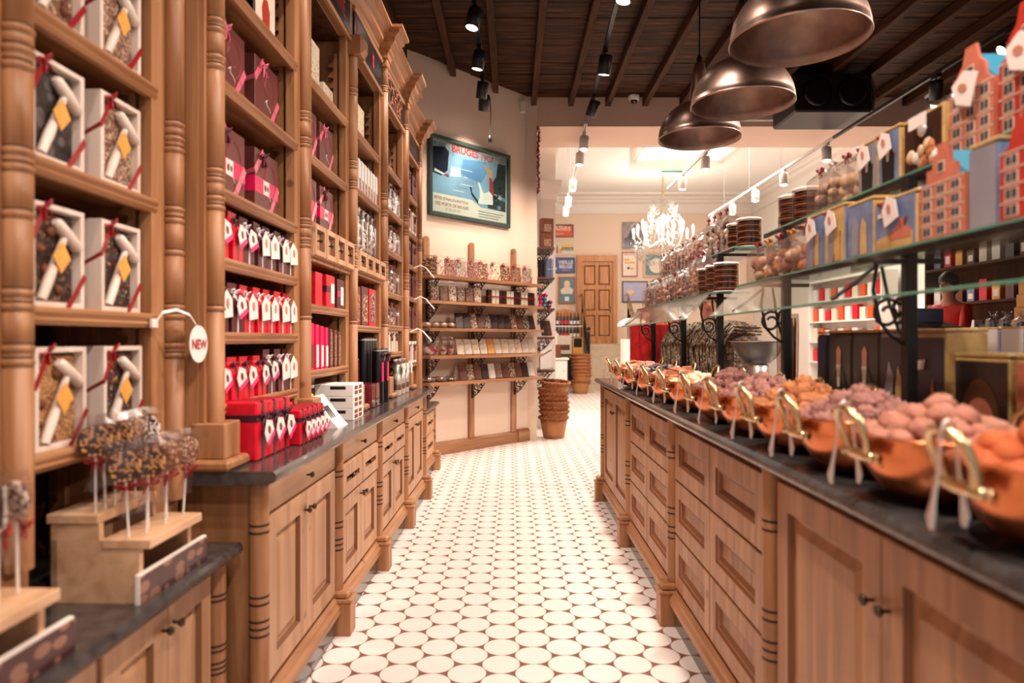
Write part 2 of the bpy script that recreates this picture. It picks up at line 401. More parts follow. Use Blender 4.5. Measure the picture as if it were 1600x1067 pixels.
# mouldings of the back room
def mould(name, prof, p0, p1, m_='white_paint'):
    d = Vector(p1)-Vector(p0); L = d.length; rz = math.atan2(d.y, d.x)
    return struct(MB().m(m_).extr(prof, 0, L).build(name, None, p0, rz))
CP = [(0, 0), (0.0, -0.42), (-0.05, -0.42), (-0.06, -0.38), (-0.04, -0.36), (-0.04, -0.16), (-0.16, -0.12), (-0.2, -0.06), (-0.3, -0.05), (-0.32, 0)]
mould('trim_1', CP, (0.33, 19.8, 5.42), (7.0, 19.8, 5.42))
mould('trim_2', CP, (7.0, 19.8, 5.42), (7.0, 10.15, 5.42))
mould('trim_3', [(0,0),(0,-0.04),(-0.05,-0.04),(-0.07,-0.02),(-0.09,-0.02),(-0.1,0)], (0.95, 10.15, 5.42), (0.95, 19.4, 5.42))
mould('trim_4', [(0,0),(0,-0.04),(-0.05,-0.04),(-0.07,-0.02),(-0.09,-0.02),(-0.1,0)], (1.3, 19.0, 5.42), (6.6, 19.0, 5.42))
# skirting of the slanted wall
struct(MB().m('pine_along').extr([(0,0),(-0.03,0),(-0.03,0.12),(-0.022,0.135),(-0.012,0.15),(0,0.15)], -1.8, -0.22).build('baseboard_diagonal', None, (DX, DY, 0), RD))
struct(MB().m('pine_along').extr([(0,0),(-0.045,0),(-0.045,0.14),(-0.03,0.15),(-0.012,0.17),(0,0.17)], -0.22, 0.0).build('baseboard_pier', None, (DX, DY, 0), RD))
for k, s_ in enumerate((0.29, 1.055, 1.777)):
    m_ = MB().m('pine'); m_.box(-0.045, 0.045, -0.03, 0, 0.15, 2.48, 0.004)
    m_.prism([(0.045*math.cos(a), 2.48+0.05*math.sin(a)) for a in [PI*i/10 for i in range(11)]], -0.03, 0)
    o = m_.build('wall_batten', None, DT(s_, 0, 0), RD)
    tag(o, ('upright pine batten carrying the slanted wall shelves, rightmost of three', 'upright pine batten carrying the slanted wall shelves, middle of three', 'upright pine batten carrying the slanted wall shelves, leftmost next to the cabinets')[k], 'batten', 'battens of the slanted wall')
# ---------------------------------------------------------------- cabinets
def knob(parent, x, y, z, name='knob'):
    return MB().m('knob_metal').lathe([(0.004, 0), (0.004, 0.012), (0.006, 0.014), (0.011, 0.019), (0.0125, 0.024), (0.010, 0.029), (0.0, 0.031)], 10, (0,0,0), 'y').build(name, parent, (x, y, z))
def ringed(z0, z1, r, rings):
    """turned column profile: straight shaft with groups of bead rings"""
    pr = [(r, z0)]
    for z in sorted(rings):
        pr += [(r, z-0.012), (r*0.86, z-0.010), (r*1.06, z-0.005), (r*1.10, z), (r*1.06, z+0.005), (r*0.86, z+0.010), (r, z+0.012)]
    return pr + [(r, z1)]
def column(mb, x, y, z0, z1, r, rings, cut=False):
    rs = sorted(rings)
    if cut:
        mb.m('pine').lathe(ringed(z0, z1, r, []), 18, (x, y, 0)); mb.m('groove')
        for z in rs: mb.lathe([(r*0.98, z-0.006), (r*1.012, z-0.003), (r*1.012, z+0.003), (r*0.98, z+0.006)], 18, (x, y, 0), capt=False)
        return
    mb.m('pine'); mb.lathe(ringed(z0, z1, r, rs), 18, (x, y, 0))
    mb.m('groove')
    for z in rs:
        for dz in (-0.0105, 0.0105): mb.lathe([(r*0.90, z+dz-0.0028), (r*0.985, z+dz), (r*0.90, z+dz+0.0028)], 18, (x, y, 0), capt=False)
DM = 'pine_pale'
def panel_door(parent, x0, x1, z0, z1, kx=None, kz=None, name='door'):
    w_, h_ = x1-x0, z1-z0; st = min(0.075, w_*0.24)
    m = MB().m(DM)
    m.loops(-w_/2, w_/2, 0, h_, [(0, 0.002, None), (0, -0.018, DM), (0.003, -0.022, DM), (st, -0.022, DM), (st+0.008, -0.006, 'recess_brown'), (st+0.018, -0.005, DM), (st+0.045, -0.016, DM), (st+0.048, -0.016, DM)])
    o = m.build(name, parent, ((x0+x1)/2, 0, z0))
    if kx is not None: knob(o, kx-(x0+x1)/2, -0.022, kz-z0)
    return o
def drawer(parent, x0, x1, z0, z1, style='flat', kn=True):
    w_, h_ = x1-x0, z1-z0; m = MB().m(DM+'_along' if style == 'flat' else DM)
    M_ = DM+'_along' if style == 'flat' else DM
    if style == 'flat': m.loops(-w_/2, w_/2, 0, h_, [(0, 0.002, None), (0, -0.018, M_), (0.004, -0.022, M_), (0.006, -0.022, M_)])
    elif style == 'big': m.loops(-w_/2, w_/2, 0, h_, [(0, 0.002, None), (0, -0.018, M_), (0.003, -0.022, M_), (w_*0.125, -0.022, M_), (w_*0.125+0.008, -0.014, 'recess_brown'), (w_*0.125+0.012, -0.012, M_), (w_*0.125+0.028, -0.002, 'recess_brown'), (w_*0.125+0.030, -0.002, M_)])
    else: m.loops(-w_/2, w_/2, 0, h_, [(0, 0.002, None), (0, -0.018, M_), (0.006, -0.03, M_), (w_*0.17, -0.03, M_), (w_*0.17+0.012, -0.008, 'recess_brown'), (w_*0.17+0.014, -0.008, M_)])
    o = m.build('drawer', parent, ((x0+x1)/2, 0, z0))
    if kn: knob(o, 0, -0.022 if style == 'flat' else -0.008, h_/2)
    return o
def foot(parent, x, y=0.0):
    m = MB().m('pine'); m.box(-0.046, 0.046, -0.09, 0.03, 0, 0.15, 0.003); m.box(-0.052, 0.052, -0.096, 0.03, 0.15, 0.168, 0.004)
    m.box(-0.044, 0.044, -0.08, 0.03, 0.168, 0.20, 0.008); return m.build('foot_block', parent, (x, y, 0))
def base_unit(label, L, H, D, loc, rz, fronts, posts, group, name='base_cabinet', rings=None):
    t = thing(name, label, 'cabinet', loc, rz, group)
    MB().m('pine').box(0, L, 0.0, D, 0.10, H).build('carcass', t)
    MB().m('toe').box(0, L, -0.02, D-0.02, 0, 0.10).build('toe_kick', t)
    MB().m('pine_along').extr([(0, 0.105), (-0.045, 0.105), (-0.045, 0.135), (-0.034, 0.148), (-0.03, 0.16), (-0.016, 0.175), (0, 0.175)], 0.0, L).build('plinth', t)
    for f in fronts:
        if f[0] == 'door': panel_door(t, *f[1:])
        else: drawer(t, *f[1:])
    for x in posts:
        m = MB(); a, b = 0.20, H
        column(m, 0, 0, a, b, 0.032, rings or [a+(b-a)*q for q in (0.27, 0.305, 0.34, 0.42, 0.455, 0.76, 0.795)], True)
        m.build('half_column', t, (x, -0.012, 0)); foot(t, x)
    return t
def doors2(L, z0, z1, kz=None, e=0.055):
    mid = L/2; kz = kz or z1-0.07
    return [('door', e, mid-0.002, z0, z1, mid-0.03, kz), ('door', mid+0.002, L-e, z0, z1, mid+0.03, kz)]
def smalls(L, z0, z1, e=0.055): return [('drawer', e, L/2-0.003, z0, z1, 'small'), ('drawer', L/2+0.003, L-e, z0, z1, 'small')]
EDG = [2.22, 3.13, 4.0, 4.89, 5.775]
HL = 0.885
gb = 'pine base cabinets of the left wall'
for i in range(4):
    s0, s1 = EDG[i], EDG[i+1]; L = s1-s0
    fr = [('drawer', 0.055, L-0.055, 0.765, 0.868, 'flat')]
    if i in (1, 2): fr += smalls(L, 0.60, 0.755) + doors2(L, 0.195, 0.59, 0.55)
    else: fr += doors2(L, 0.195, 0.755)
    lab = ('pine base cabinet with long drawer over two doors at the near counter corner', 'pine base cabinet with two small drawers, below the white boxes on the counter',
           'pine base cabinet with two small drawers, below the tall black bottles', 'narrow-looking pine base cabinet with drawer over doors at the far counter end')[i]
    base_unit(lab, L, HL, 0.55, LT(s0, -0.885, 0), RL, fr, [0.0] if i < 3 else [0.0, L], gb)
def nose(front, back, z1, th=0.045):
    return [(back, z1), (back, z1-th), (front+0.03, z1-th), (front+0.022, z1-th+0.006), (front+0.006, z1-th+0.012), (front, z1-th+0.022), (front+0.002, z1-0.010), (front+0.012, z1)]
def worktop(name, label, s0, s1, front, back, z1, chamfer=0.0):
    m = MB().m('stone').extr(nose(front, back, z1), s0, s1)
    return tag(m.build(name, None, LT(0, 0, 0), RL), label, 'countertop')
worktop('stone_worktop', 'long dark grey stone worktop on the left base cabinets, carrying the red wrapped boxes', 2.15, 5.86, 0.79, 1.45, 0.93)
worktop('stone_worktop', 'low dark stone worktop carrying the lollipop stands, nearest on the left', 0.7, 2.17, 0.905, 1.45, 0.70)
worktop('stone_worktop', 'short low stone worktop beyond the long left counter, by the slanted wall', 5.88, 7.16, 0.905, 1.45, 0.70)
# main carcass cheek at the near end is the unit's own side; the low end units
base_unit('low pine cabinet with knobbed doors under the nearest lollipop worktop', 1.24, 0.655, 0.5, LT(0.9, -0.975, 0), RL, [('door', 0.02, 0.60, 0.19, 0.64), ('door', 0.62, 0.898, 0.19, 0.64, 0.872, 0.585), ('door', 0.902, 1.15, 0.19, 0.64, 0.928, 0.585)], [1.2], gb)
base_unit('low pine cabinet of small drawers beyond the long counter, by the slanted wall', 1.2, 0.655, 0.5, LT(5.9, -0.975, 0), RL,
          [('drawer', 0.06, 0.58, 0.42, 0.63, 'small'), ('drawer', 0.6, 1.12, 0.42, 0.63, 'small'), ('drawer', 0.06, 0.58, 0.19, 0.41, 'small'), ('drawer', 0.6, 1.12, 0.19, 0.41, 'small')], [0.0, 1.16], gb)
def shelf_part(parent, L, z, d=0.33, e=0.05):
    m = MB().m('pine_along').extr([(d, z), (d, z-0.022), (0.03, z-0.022), (0.03, z-0.042), (0.012, z-0.042), (0.004, z-0.030), (0.010, z-0.024), (0.002, z-0.012), (0.002, z-0.004), (0.008, z)], e, L-e)
    return m.build('shelf', parent)
def sawtooth(parent, x, y0, z0, z1, flip=1):
    P = [(y0, z0)]; z = z0
    while z < z1-0.07:
        P += [(y0, z+0.01), (y0+0.03, z+0.015), (y0+0.03, z+0.02), (y0, z+0.055)]; z += 0.06
    P += [(y0, z1), (y0-0.022, z1), (y0-0.022, z0)]
    return MB().m('pine').extr(P, x-0.012, x+0.012).build('shelf_ladder', parent)
CORN = [(0.06, 0), (-0.015, 0), (-0.02, 0.035), (-0.035, 0.05), (-0.04, 0.075), (-0.07, 0.10), (-0.075, 0.13), (-0.105, 0.155), (-0.11, 0.175), (-0.135, 0.185), (-0.135, 0.205), (0.06, 0.205)]
RG = [1.45, 1.78, 1.81, 1.87, 1.90, 2.24, 2.27, 2.36, 2.39]
def upper_unit(label, L, z0, z1, zf, loc, rz, shelves, cols, group, shortcol=None, sign=None, drawers_z=None, cheek=False, rings=RG, block=True, cap=True):
    t = thing('display_shelving', label, 'shelving', loc, rz, group)
    D = 0.36
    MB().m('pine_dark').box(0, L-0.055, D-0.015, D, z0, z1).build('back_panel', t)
    for x in (0.03, L-0.075): MB().m('pine').box(x, x+0.02, 0.03, D-0.016, z0, z1).build('side_panel', t)
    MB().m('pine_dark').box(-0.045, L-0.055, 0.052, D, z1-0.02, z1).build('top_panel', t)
    if cheek: MB().m('pine').box(-0.055, 0.0, 0.03, D, z0, zf).build('cheek', t)
    MB().m('pine').box(-0.05, 0.05, 0.012, 0.05, z0, z1).build('stile', t); last = L in cols
    MB().m('pine').box(L-0.105, L+0.05 if last else L-0.051, 0.012, 0.05, z0, z1).build('stile', t); XE = L+0.05 if last else L-0.051
    for z in shelves: shelf_part(t, L-0.03, z)
    for y0 in (0.085, 0.30):
        sawtooth(t, L-0.088, y0, z0+0.05, z1-0.1)
    if drawers_z:
        a, b = drawers_z; n = 4; dw = (L-0.12)/n
        MB().m('pine').box(0.055, L-0.055, 0.0, 0.30, a-0.02, b).build('drawer_case', t)
        for k in range(n): drawer(t, 0.06+dw*k+0.003, 0.06+dw*(k+1)-0.003, a, b-0.01, 'small')
    # frieze with sign board, architrave and cornice
    MB().m('pine_along').box(-0.05, XE, 0.012, 0.05, z1, zf).build('frieze', t)
    MB().m('pine_along').extr([(0.012, 0), (-0.006, 0), (-0.012, 0.015), (-0.004, 0.02), (0.0, 0.04), (0.012, 0.04)], 0.04, L-0.04).build('architrave', t, (0, 0, z1-0.01))
    MB().m('pine_along').extr([(0.012, 0), (-0.004, 0), (-0.012, 0.02), (-0.004, 0.03), (0.012, 0.03)], 0.04, L-0.04).build('frieze_rail', t, (0, 0, zf-0.04))
    if sign:
        m = MB().m('black').box(0.05, L-0.05, 0.0, 0.0118, z1+0.035, zf-0.045)
        for (tx, sz, x, z, mm, sx) in sign: m.m(mm).text(tx, sz, x, -0.0015, z, sx=sx)
        if 'extra' in (sign[0][0],): pass
        m.build('sign_board', t, label='black sign board with lettering')
    if cap: MB().m('pine_along').extr(CORN, -0.05, XE).build('cornice', t, (0, 0.05, zf))
    for x in cols:
        m = MB(); top = shortcol if (shortcol and x == 0.0) else zf
        column(m, 0, 0, z0+0.15, top, 0.031, [q for q in rings if z0+0.2 < q < top-0.05] + [top-0.22, top-0.19])
        m.build('column', t, (x, 0, 0))
        if block:
            m = MB().m('pine'); m.box(-0.085, 0.085, -0.085, 0.05, z0, z0+0.035, 0.01); m.box(-0.06, 0.06, -0.06, 0.05, z0+0.035, z0+0.15, 0.004); m.build('plinth_block', t, (x, 0, 0))
        if shortcol and x == 0.0:
            m = MB().m('pine'); m.box(-0.055, 0.055, -0.06, 0.05, top, top+0.11)
            m.add([(-0.055, -0.06, top), (0.055, -0.06, top), (0.055, -0.06, top+0.11), (-0.055, -0.06, top+0.11), (-0.03, -0.085, top+0.03), (0.03, -0.085, top+0.03), (0.03, -0.085, top+0.085), (-0.03, -0.085, top+0.085)],
                  [(0,1,5,4), (1,2,6,5), (2,3,7,6), (3,0,4,7), (4,5,6,7)]); m.build('capital_block', t, (x, 0, 0))
        elif cap:
            m = MB().m('pine_along'); pz = -0.06; m.box(-0.048, 0.048, -0.085, 0.05, -0.06, 0.0, 0.006); sd = 0.6
            for (p0, a0), (p1, a1) in zip(CORN[1:-1], CORN[2:-1]):
                if a1 > a0+0.001: m.add([(-0.055+sd*p0, p0-0.075, a0), (0.055-sd*p0, p0-0.075, a0), (0.055-sd*p0, 0.05, a0), (-0.055+sd*p0, 0.05, a0), (-0.055+sd*p1, p1-0.075, a1), (0.055-sd*p1, p1-0.075, a1), (0.055-sd*p1, 0.05, a1), (-0.055+sd*p1, 0.05, a1)], [(0,3,2,1), (4,5,6,7), (0,1,5,4), (1,2,6,5), (2,3,7,6), (3,0,4,7)])
            m.build('capital', t, (x, 0.05, zf))
    return t
gu = 'pine display shelving of the left wall'
ZT, ZF = 3.09, 3.35
sg1 = [('CHOCOLATINE', 0.13, 0.42, ZT+0.075, 'ink_red', 0.62)]
bays = [
 ('tall pine shelving with two stacked rows of brown ribboned boxes, nearest tall bay', [1.13, 1.375, 1.63, 1.865, 2.235, 2.59, 2.94], None, None, None),
 ('tall pine shelving with brown boxes above four small drawers, second tall bay', [1.20, 1.52, 2.24, 2.61], (1.745, 1.915), sg1, None),
 ('tall pine shelving with white boxes above four small drawers, third tall bay', [1.437, 2.28, 2.63], (1.76, 1.90), [('&', 0.15, 0.12, ZT+0.07, 'ink_red', 0.8), ('I', 0.13, 0.55, ZT+0.075, 'hot_pink', 3.0)], 3.01),
 ('tall pine shelving with rows of small cellophane bags, fourth tall bay', [1.25, 1.458, 1.708, 2.03, 2.34, 2.65], None, [('CHOCO', 0.12, 0.43, ZT+0.135, 'copper_text', 1.3), ('LATIER', 0.12, 0.43, ZT+0.04, 'copper_text', 1.3)], None)]
mat('copper_text', (196, 118, 78), 0.5)
for i, (lab, sh, dz, sgn, sc_) in enumerate(bays):
    L = EDG[i+1]-EDG[i] if i else EDG[1]-2.22
    upper_unit(lab, L, 0.93, ZT, ZF, LT(EDG[i] if i else 2.22, -1.02, 0), RL, sh, [0.0] if i < 3 else [0.0, L], gu, sc_, sgn, dz, cheek=(i == 0))
upper_unit('pine shelving with white mallet boxes behind the lollipops, nearest of all on the left', 0.658, 0.70, 2.6, 2.8, LT(1.462, -1.105, 0), RL, [1.085, 1.426, 1.771, 2.113, 2.45], [0.0, 0.658], gu, block=False, rings=[1.30, 1.33, 1.42, 1.45, 1.62, 1.72, 1.755, 1.94, 1.975, 2.02], cap=False)
upper_unit('narrow set-back pine shelving at the far end by the slanted wall', 0.95, 0.70, 3.05, 3.3, LT(5.9, -1.068, 0), RL, [1.13, 1.45, 1.75, 2.05, 2.35, 2.7], [0.0, 0.92], gu, sign=[(' ', 0.1, 0.4, 3.1, 'black', 1)], block=False)
# tall fluted crown above the second bay
m = MB().m('pine')
m.box(0, 2.1, 0, 0.3, 0, 0.42)
for k in range(5): m.box(2.1, 2.12+0.012*k, -0.02-0.03*k, 0.3, 0.0+0.0*k, 0.42)
tag(m.build('cornice_crown', None, LT(2.2, -0.98, ZF+0.206), RL), 'tall stepped pine crown on top of the near tall shelving, under the beams', 'crown moulding')
# right counter: bays from the far end towards the camera
DM = 'pine'  # right fronts use the darker pine, standing in for dimmer light
PR = [5.72, 4.47, 3.25, 2.02, 0.80]; HR = 0.975; gr = 'pine base cabinets of the right counter'
def six(L):
    h = (HR-0.03-0.19)/3; out = []
    for r_ in range(3):
        for a, b in ((0.055, L/2-0.004), (L/2+0.004, L-0.055)): out.append(('drawer', a, b, 0.19+h*r_+0.004, 0.19+h*(r_+1)-0.004, 'big', False))
    return out
labs = ['pine cabinet with two tall doors at the far end of the right counter', 'pine cabinet of six panelled drawers, farther one of the right counter', 'pine cabinet of six panelled drawers, nearer one of the right counter', 'pine cabinet with two wide doors nearest the camera in the right counter']
for i in range(4):
    L = PR[i]-PR[i+1]
    base_unit(labs[i], L, HR, 0.68, (0.785, PR[i], 0), RR, six(L) if i in (1, 2) else doors2(L, 0.19, 0.945, 0.80), [0.0] if i < 3 else [0.0, L], gr)
base_unit('pine counter bay right beside the camera at the picture corner', 1.3, HR, 0.68, (0.785, 0.80, 0), RR, doors2(1.3, 0.19, 0.945, 0.8), [], gr)
tag(MB().m('stone').extr(nose(-0.085, 0.70, 1.02), 0.0, 6.3).build('stone_worktop', None, (0.785, 5.8, 0), RR), 'long dark stone worktop of the right counter under the copper bowls', 'countertop')
# ---------------------------------------------------------------- goods: builders (front faces -y, origin at the middle of the foot)
def bow(mb, x, y, z, s, mname, tails=True, tilt=0.0):
    mb.m(mname); ca, sa = math.cos(tilt), math.sin(tilt)
    def P(a, b, c): return (x + a*ca - c*sa, y + b, z + a*sa + c*ca)
    for sg in (-1, 1):
        pts = [P(sg*s*a, -s*b, s*c) for a, b, c in ((0,0,0), (.35,.25,.28), (.8,.35,.42), (1.0,.2,.2), (.75,.05,-.02), (.3,.05,-.05), (0,0,0))]
        mb.tube(pts, [s*.1, s*.2, s*.26, s*.24, s*.2, s*.14, s*.1], 6, flat=0.4)
        if tails: mb.tube([P(0,-s*.1,0), P(sg*s*.3, -s*.2, -s*.45), P(sg*s*.45, -s*.12, -s*1.0)], [s*.1, s*.16, s*.18], 5, flat=0.25)
    mb.ball(P(0, -s*.15, 0), s*.2, n=8, k=5); return mb
def diamond(mb, x, y, z, w_, h_, mname, th=0.003, rot=0.0):
    p = [(0, h_/2), (w_/2, 0), (0, -h_/2), (-w_/2, 0)]; c, s_ = math.cos(rot), math.sin(rot)
    mb.m(mname).prism([(x+a*c-b*s_, z+a*s_+b*c) for a, b in p][::-1], y-th, y); return mb
def hang_tag(parent, x, y, z, s=0.05, kind='pink', rot=0.35):
    """white diamond tag with a pink foot and a brown chocolate printed on it"""
    m = MB(); c, s_ = math.cos(rot), math.sin(rot)
    def T(a, b): return (x+a*s*c-b*s*s_, z+a*s*s_+b*s*c)
    m.m('paper').prism([T(0,.7), T(-.55,.25), T(-.55,-.55), T(.55,-.55), T(.55,.25)], y-0.002, y)
    if kind == 'pink': m.m('tag_pink').prism([T(-.55,-.3), T(-.55,-.56), T(.55,-.56), T(.55,-.3)], y-0.0035, y-0.001)
    m.m('tag_brown' if kind == 'pink' else 'tin_salmon_tag'); m.prism([T(.16*math.cos(a), .08+.24*math.sin(a)) for a in [2*PI*i/8 for i in range(8)]], y-0.0035, y-0.001)
    return m.build('gift_tag', parent, label='white tag printed with a chocolate')
mat('tin_salmon_tag', (196, 132, 110), .5)
TOPS = {}
for nm, base, chips, scale, thr in (('swirl', (44,34,32), [(92,84,82),(60,50,48)], 30, .5), ('crumb', (122,84,66), [(206,176,150),(168,128,100)], 120, .5), ('hazel', (54,34,26), [(140,96,60),(96,62,40)], 75, .38),
    ('smartie', (62,38,32), [(66,86,150),(172,60,58),(200,170,90),(96,136,90),(130,80,60)], 85, .34), ('gold', (170,120,76), [(206,158,104),(140,92,56)], 140, .5), ('milk', (128,84,60), [(170,124,90),(206,180,150)], 90, .4), ('coconut', (84,54,40), [(238,222,206),(214,190,170)], 110, .5),
    ('nutty', (96,52,34), [(224,186,140),(182,120,76),(236,214,184)], 62, .46), ('berry', (120,64,48), [(196,130,100),(160,48,48),(224,190,160)], 80, .45), ('ivory', (234,214,186), [(150,86,60),(214,176,130),(120,60,60)], 34, .26), ('pearl', (46,28,22), [(244,230,206)], 90, .36)):
    TOPS[nm] = 'top_'+nm; speck('top_'+nm, base, chips, scale, thr)
def mallet_box(top, label, loc, rz, lift=0.0):
    t = thing('mallet_chocolate_box', label, 'chocolate box', loc, rz, 'white mallet boxes on the nearest shelves'); w_, h_, d = 0.186, 0.246, 0.052
    m = MB().m('white_wood'); e = 0.013
    m.box(-w_/2, w_/2, d/2-0.006, d/2, 0, h_)
    for a in ((-w_/2, -w_/2+e, 0, h_), (w_/2-e, w_/2, 0, h_), (-w_/2+e, w_/2-e, 0, e), (-w_/2+e, w_/2-e, h_-e, h_)): m.box(a[0], a[1], -d/2, d/2-0.006, a[2], a[3], 0.0015)
    m.build('tray', t)
    m = MB().m(TOPS[top]); random.seed(hash(top) % 99)
    m.box(-w_/2+e+0.003, w_/2-e-0.003, -0.006, 0.019, e, h_-e-0.008, 0.004)
    if top in ('hazel', 'gold', 'milk'):
        m.m('choc_milk')
        for k in range(6): m.ball((U(-.06, .06), -0.008, U(.03, .19)), U(.008, .014), (1,.7,1), 8, 6, .4, k)
    m.build('chocolate_slab', t, label='chocolate slab with toppings')
    m = MB().m('white_wood'); a = Vector((-0.052, -0.018, 0.018)); b = Vector((0.030, -0.018, 0.178))
    m.tube([a, a+(b-a)*.3, a+(b-a)*.6, b], [0.011, 0.0125, 0.010, 0.008], 10)
    p = Vector((0.038, -0.018, 0.180)); q = Vector((0.82, 0, -0.57))
    m.tube([p-q*.052, p-q*.045, p, p+q*.045, p+q*.052], [0.009, 0.0145, 0.0165, 0.0145, 0.009], 10)
    m.build('mallet', t, label='white wooden mallet')
    m = MB(); diamond(m, 0.0, -0.031, 0.122, 0.062, 0.078, 'amber', 0.002, -0.08); m.build('amber_tag', t, label='amber diamond tag')
    m = MB().m('red_ribbon')
    m.band([(-w_/2-0.001, d/2, h_-0.125), (-w_/2-0.002, -d/2-0.001, h_-0.095), (-w_/2+0.05, -d/2-0.001, h_)], 0.016, (0.45, 0, -0.7))
    m.band([(w_/2-0.065, -d/2-0.001, 0), (w_/2+0.001, -d/2-0.001, 0.085)], 0.016, (0.7, 0, -0.5))
    m.build('ribbon', t, label='red satin ribbon')
    m = MB(); bow(m, -w_/2+0.038, -d/2, h_-0.014, 0.026, 'red_ribbon', tilt=0.5); m.build('bow', t, label='red satin bow')
    return t
def choc_box(label, loc, rz, band, group, w_=0.25, h_=0.25, d=0.085):
    t = thing('chocolate_gift_box', label, 'gift box', loc, rz, group)
    MB().m('choc_box').box(-w_/2, w_/2, -d/2, d/2, 0, h_, 0.002).build('box_body', t)
    m = MB().m('choc_script')
    for k in range(3):
        cx, cz, r = (0.02, .15, .07) if k == 0 else ((.06, .05, .04) if k == 1 else (-.06, .19, .05))
        m.tube([(cx+r*math.cos(a)*(1-.09*a), -d/2-0.0005, cz+r*math.sin(a)*(1-.09*a)) for a in [i*.5-1 for i in range(14)]], 0.0022, 4)
    m.m('paper').tube([(-.02,-d/2-.001,.09), (0,-d/2-.001,.105), (-.008,-d/2-.001,.085), (.02,-d/2-.001,.075), (.035,-d/2-.001,.06)], 0.002, 4)
    m.build('printed_script', t, label='fine script print')
    if band:
        m = MB().m('hot_pink').box(-w_/2-0.001, w_/2+0.001, -d/2-0.001, d/2+0.001, h_*0.30, h_*0.55); m.m('paper').box(-0.04, 0.02, -d/2-0.002, -d/2, h_*.31, h_*.54)
        m.m('tag_brown').ball((-0.022, -d/2-0.002, h_*.42), 0.012, (1,.15,1.2), 8, 5); m.ball((0.004, -d/2-0.002, h_*.42), 0.010, (1,.15,1.2), 8, 5); m.build('paper_band', t, label='bright pink paper band with white label')
    rb = 'pink_ribbon'
    m = MB().m(rb); m.band([(-w_/2-.001, d/2, h_*.50), (-w_/2-.0015, -d/2-.0015, h_*.62), (-w_/2+.085, -d/2-.0015, h_)], 0.028, (.6,0,-.8))
    m.band([(w_/2-.10, -d/2-.0015, 0), (w_/2+.001, -d/2-.0015, .13)], 0.028, (.7,0,-.55)); m.build('ribbon', t, label='pink satin ribbon')
    m = MB(); bow(m, -w_/2+0.075, -d/2, h_-0.03, 0.036, 'wine_ribbon' if band else 'pink_ribbon', tilt=.3); m.build('bow', t, label='satin bow')
    return t
def gift_bag(mname, rib, tagk, label, group, loc, rz, w_=0.09, h_=0.165, d=0.085):
    t = thing('gift_bag', label, 'gift bag', loc, rz, group); m = MB().m(mname)
    P = [(1, 0), (1.0, .62), (.9, .78), (.72, .9), (.78, 1.0)]; V = []; F = []
    for k, z in P:
        kd = k if z < .7 else k*.6
        V += [(-w_/2*k, -d/2*kd, z*h_), (w_/2*k, -d/2*kd, z*h_), (w_/2*k, d/2*kd, z*h_), (-w_/2*k, d/2*kd, z*h_)]
    for j in range(len(P)-1): F += [(j*4+i, j*4+(i+1) % 4, j*4+4+(i+1) % 4, j*4+4+i) for i in range(4)]
    F += [(3,2,1,0), (16,17,18,19)]; m.add(V, F); m.build('bag_body', t)
    m = MB().m(rib); m.band([(0, -d/2-.001, 0), (0, -d/2-.001, h_*.62), (0, -d*.28-.002, h_*.79)], .011, (1,0,0)); bow(m, 0, -d*.3, h_*.80, 0.028, rib, tails=True); m.build('ribbon_bow', t, label='satin ribbon and bow')
    hang_tag(t, 0.006, -d/2-0.012, h_*.52, 00.078 if tagk == 'white' else .064, tagk, 0.1 if tagk == 'white' else .45)
    return t
def wrapped_box(label, group, loc, rz, w_, h_, d, tag_s):
    t = thing('wrapped_gift_box', label, 'gift box', loc, rz, group); m = MB().m('red_paper').box(-w_/2, w_/2, -d/2, d/2, 0, h_, .006); m.build('wrapped_body', t)
    m = MB().m('dark_ribbon'); rw = .02 if w_ > .08 else .013; b = w_/2; zz = h_*.72; e = .0012
    m.box(-rw/2, rw/2, -d/2-e, d/2+e, 0.0, h_+e); m.box(-b-e, b+e, -d/2-e, d/2+e, zz-rw*.6, zz+rw*.6); m.build('ribbon', t, label='dark plum ribbon')
    m = MB(); bow(m, 0, -d/2, zz, .034 if w_ > .08 else .024, 'dark_ribbon'); m.build('bow', t, label='dark plum bow')
    hang_tag(t, .012, -d/2-.018, zz-.05 if w_ > .08 else zz-.04, tag_s, 'pink', .55)
    return t
def box_pack(name, label, cat, group, loc, rz, w_, h_, d, body, face=None, facebox=None, extra=None, bevel=.002, partname='printed_label'):
    t = thing(name, label, cat, loc, rz, group); MB().m(body).box(-w_/2, w_/2, -d/2, d/2, 0, h_, bevel).build('box_body', t)
    if face:
        a, b, c, e = facebox or (.12, .88, .12, .88); MB().m(face).box(-w_/2+a*w_, -w_/2+b*w_, -d/2-.0015, -d/2, c*h_, e*h_).build(partname, t)
    if extra: extra(t, w_, h_, d)
    return t
def lump_contents(mname, w_, d, h_, n, r, seed, mats=None):
    random.seed(seed); m = MB()
    for k in range(n):
        m.m(mats[k % len(mats)] if mats else mname)
        m.ball((U(-w_/2+r, w_/2-r), U(-d/2+r, d/2-r), r*.9+(h_-2*r)*((k+.5)/n)), r*U(.85, 1.15), (1, 1, U(.8, 1.1)), 7, 5, .25, k)
    return m
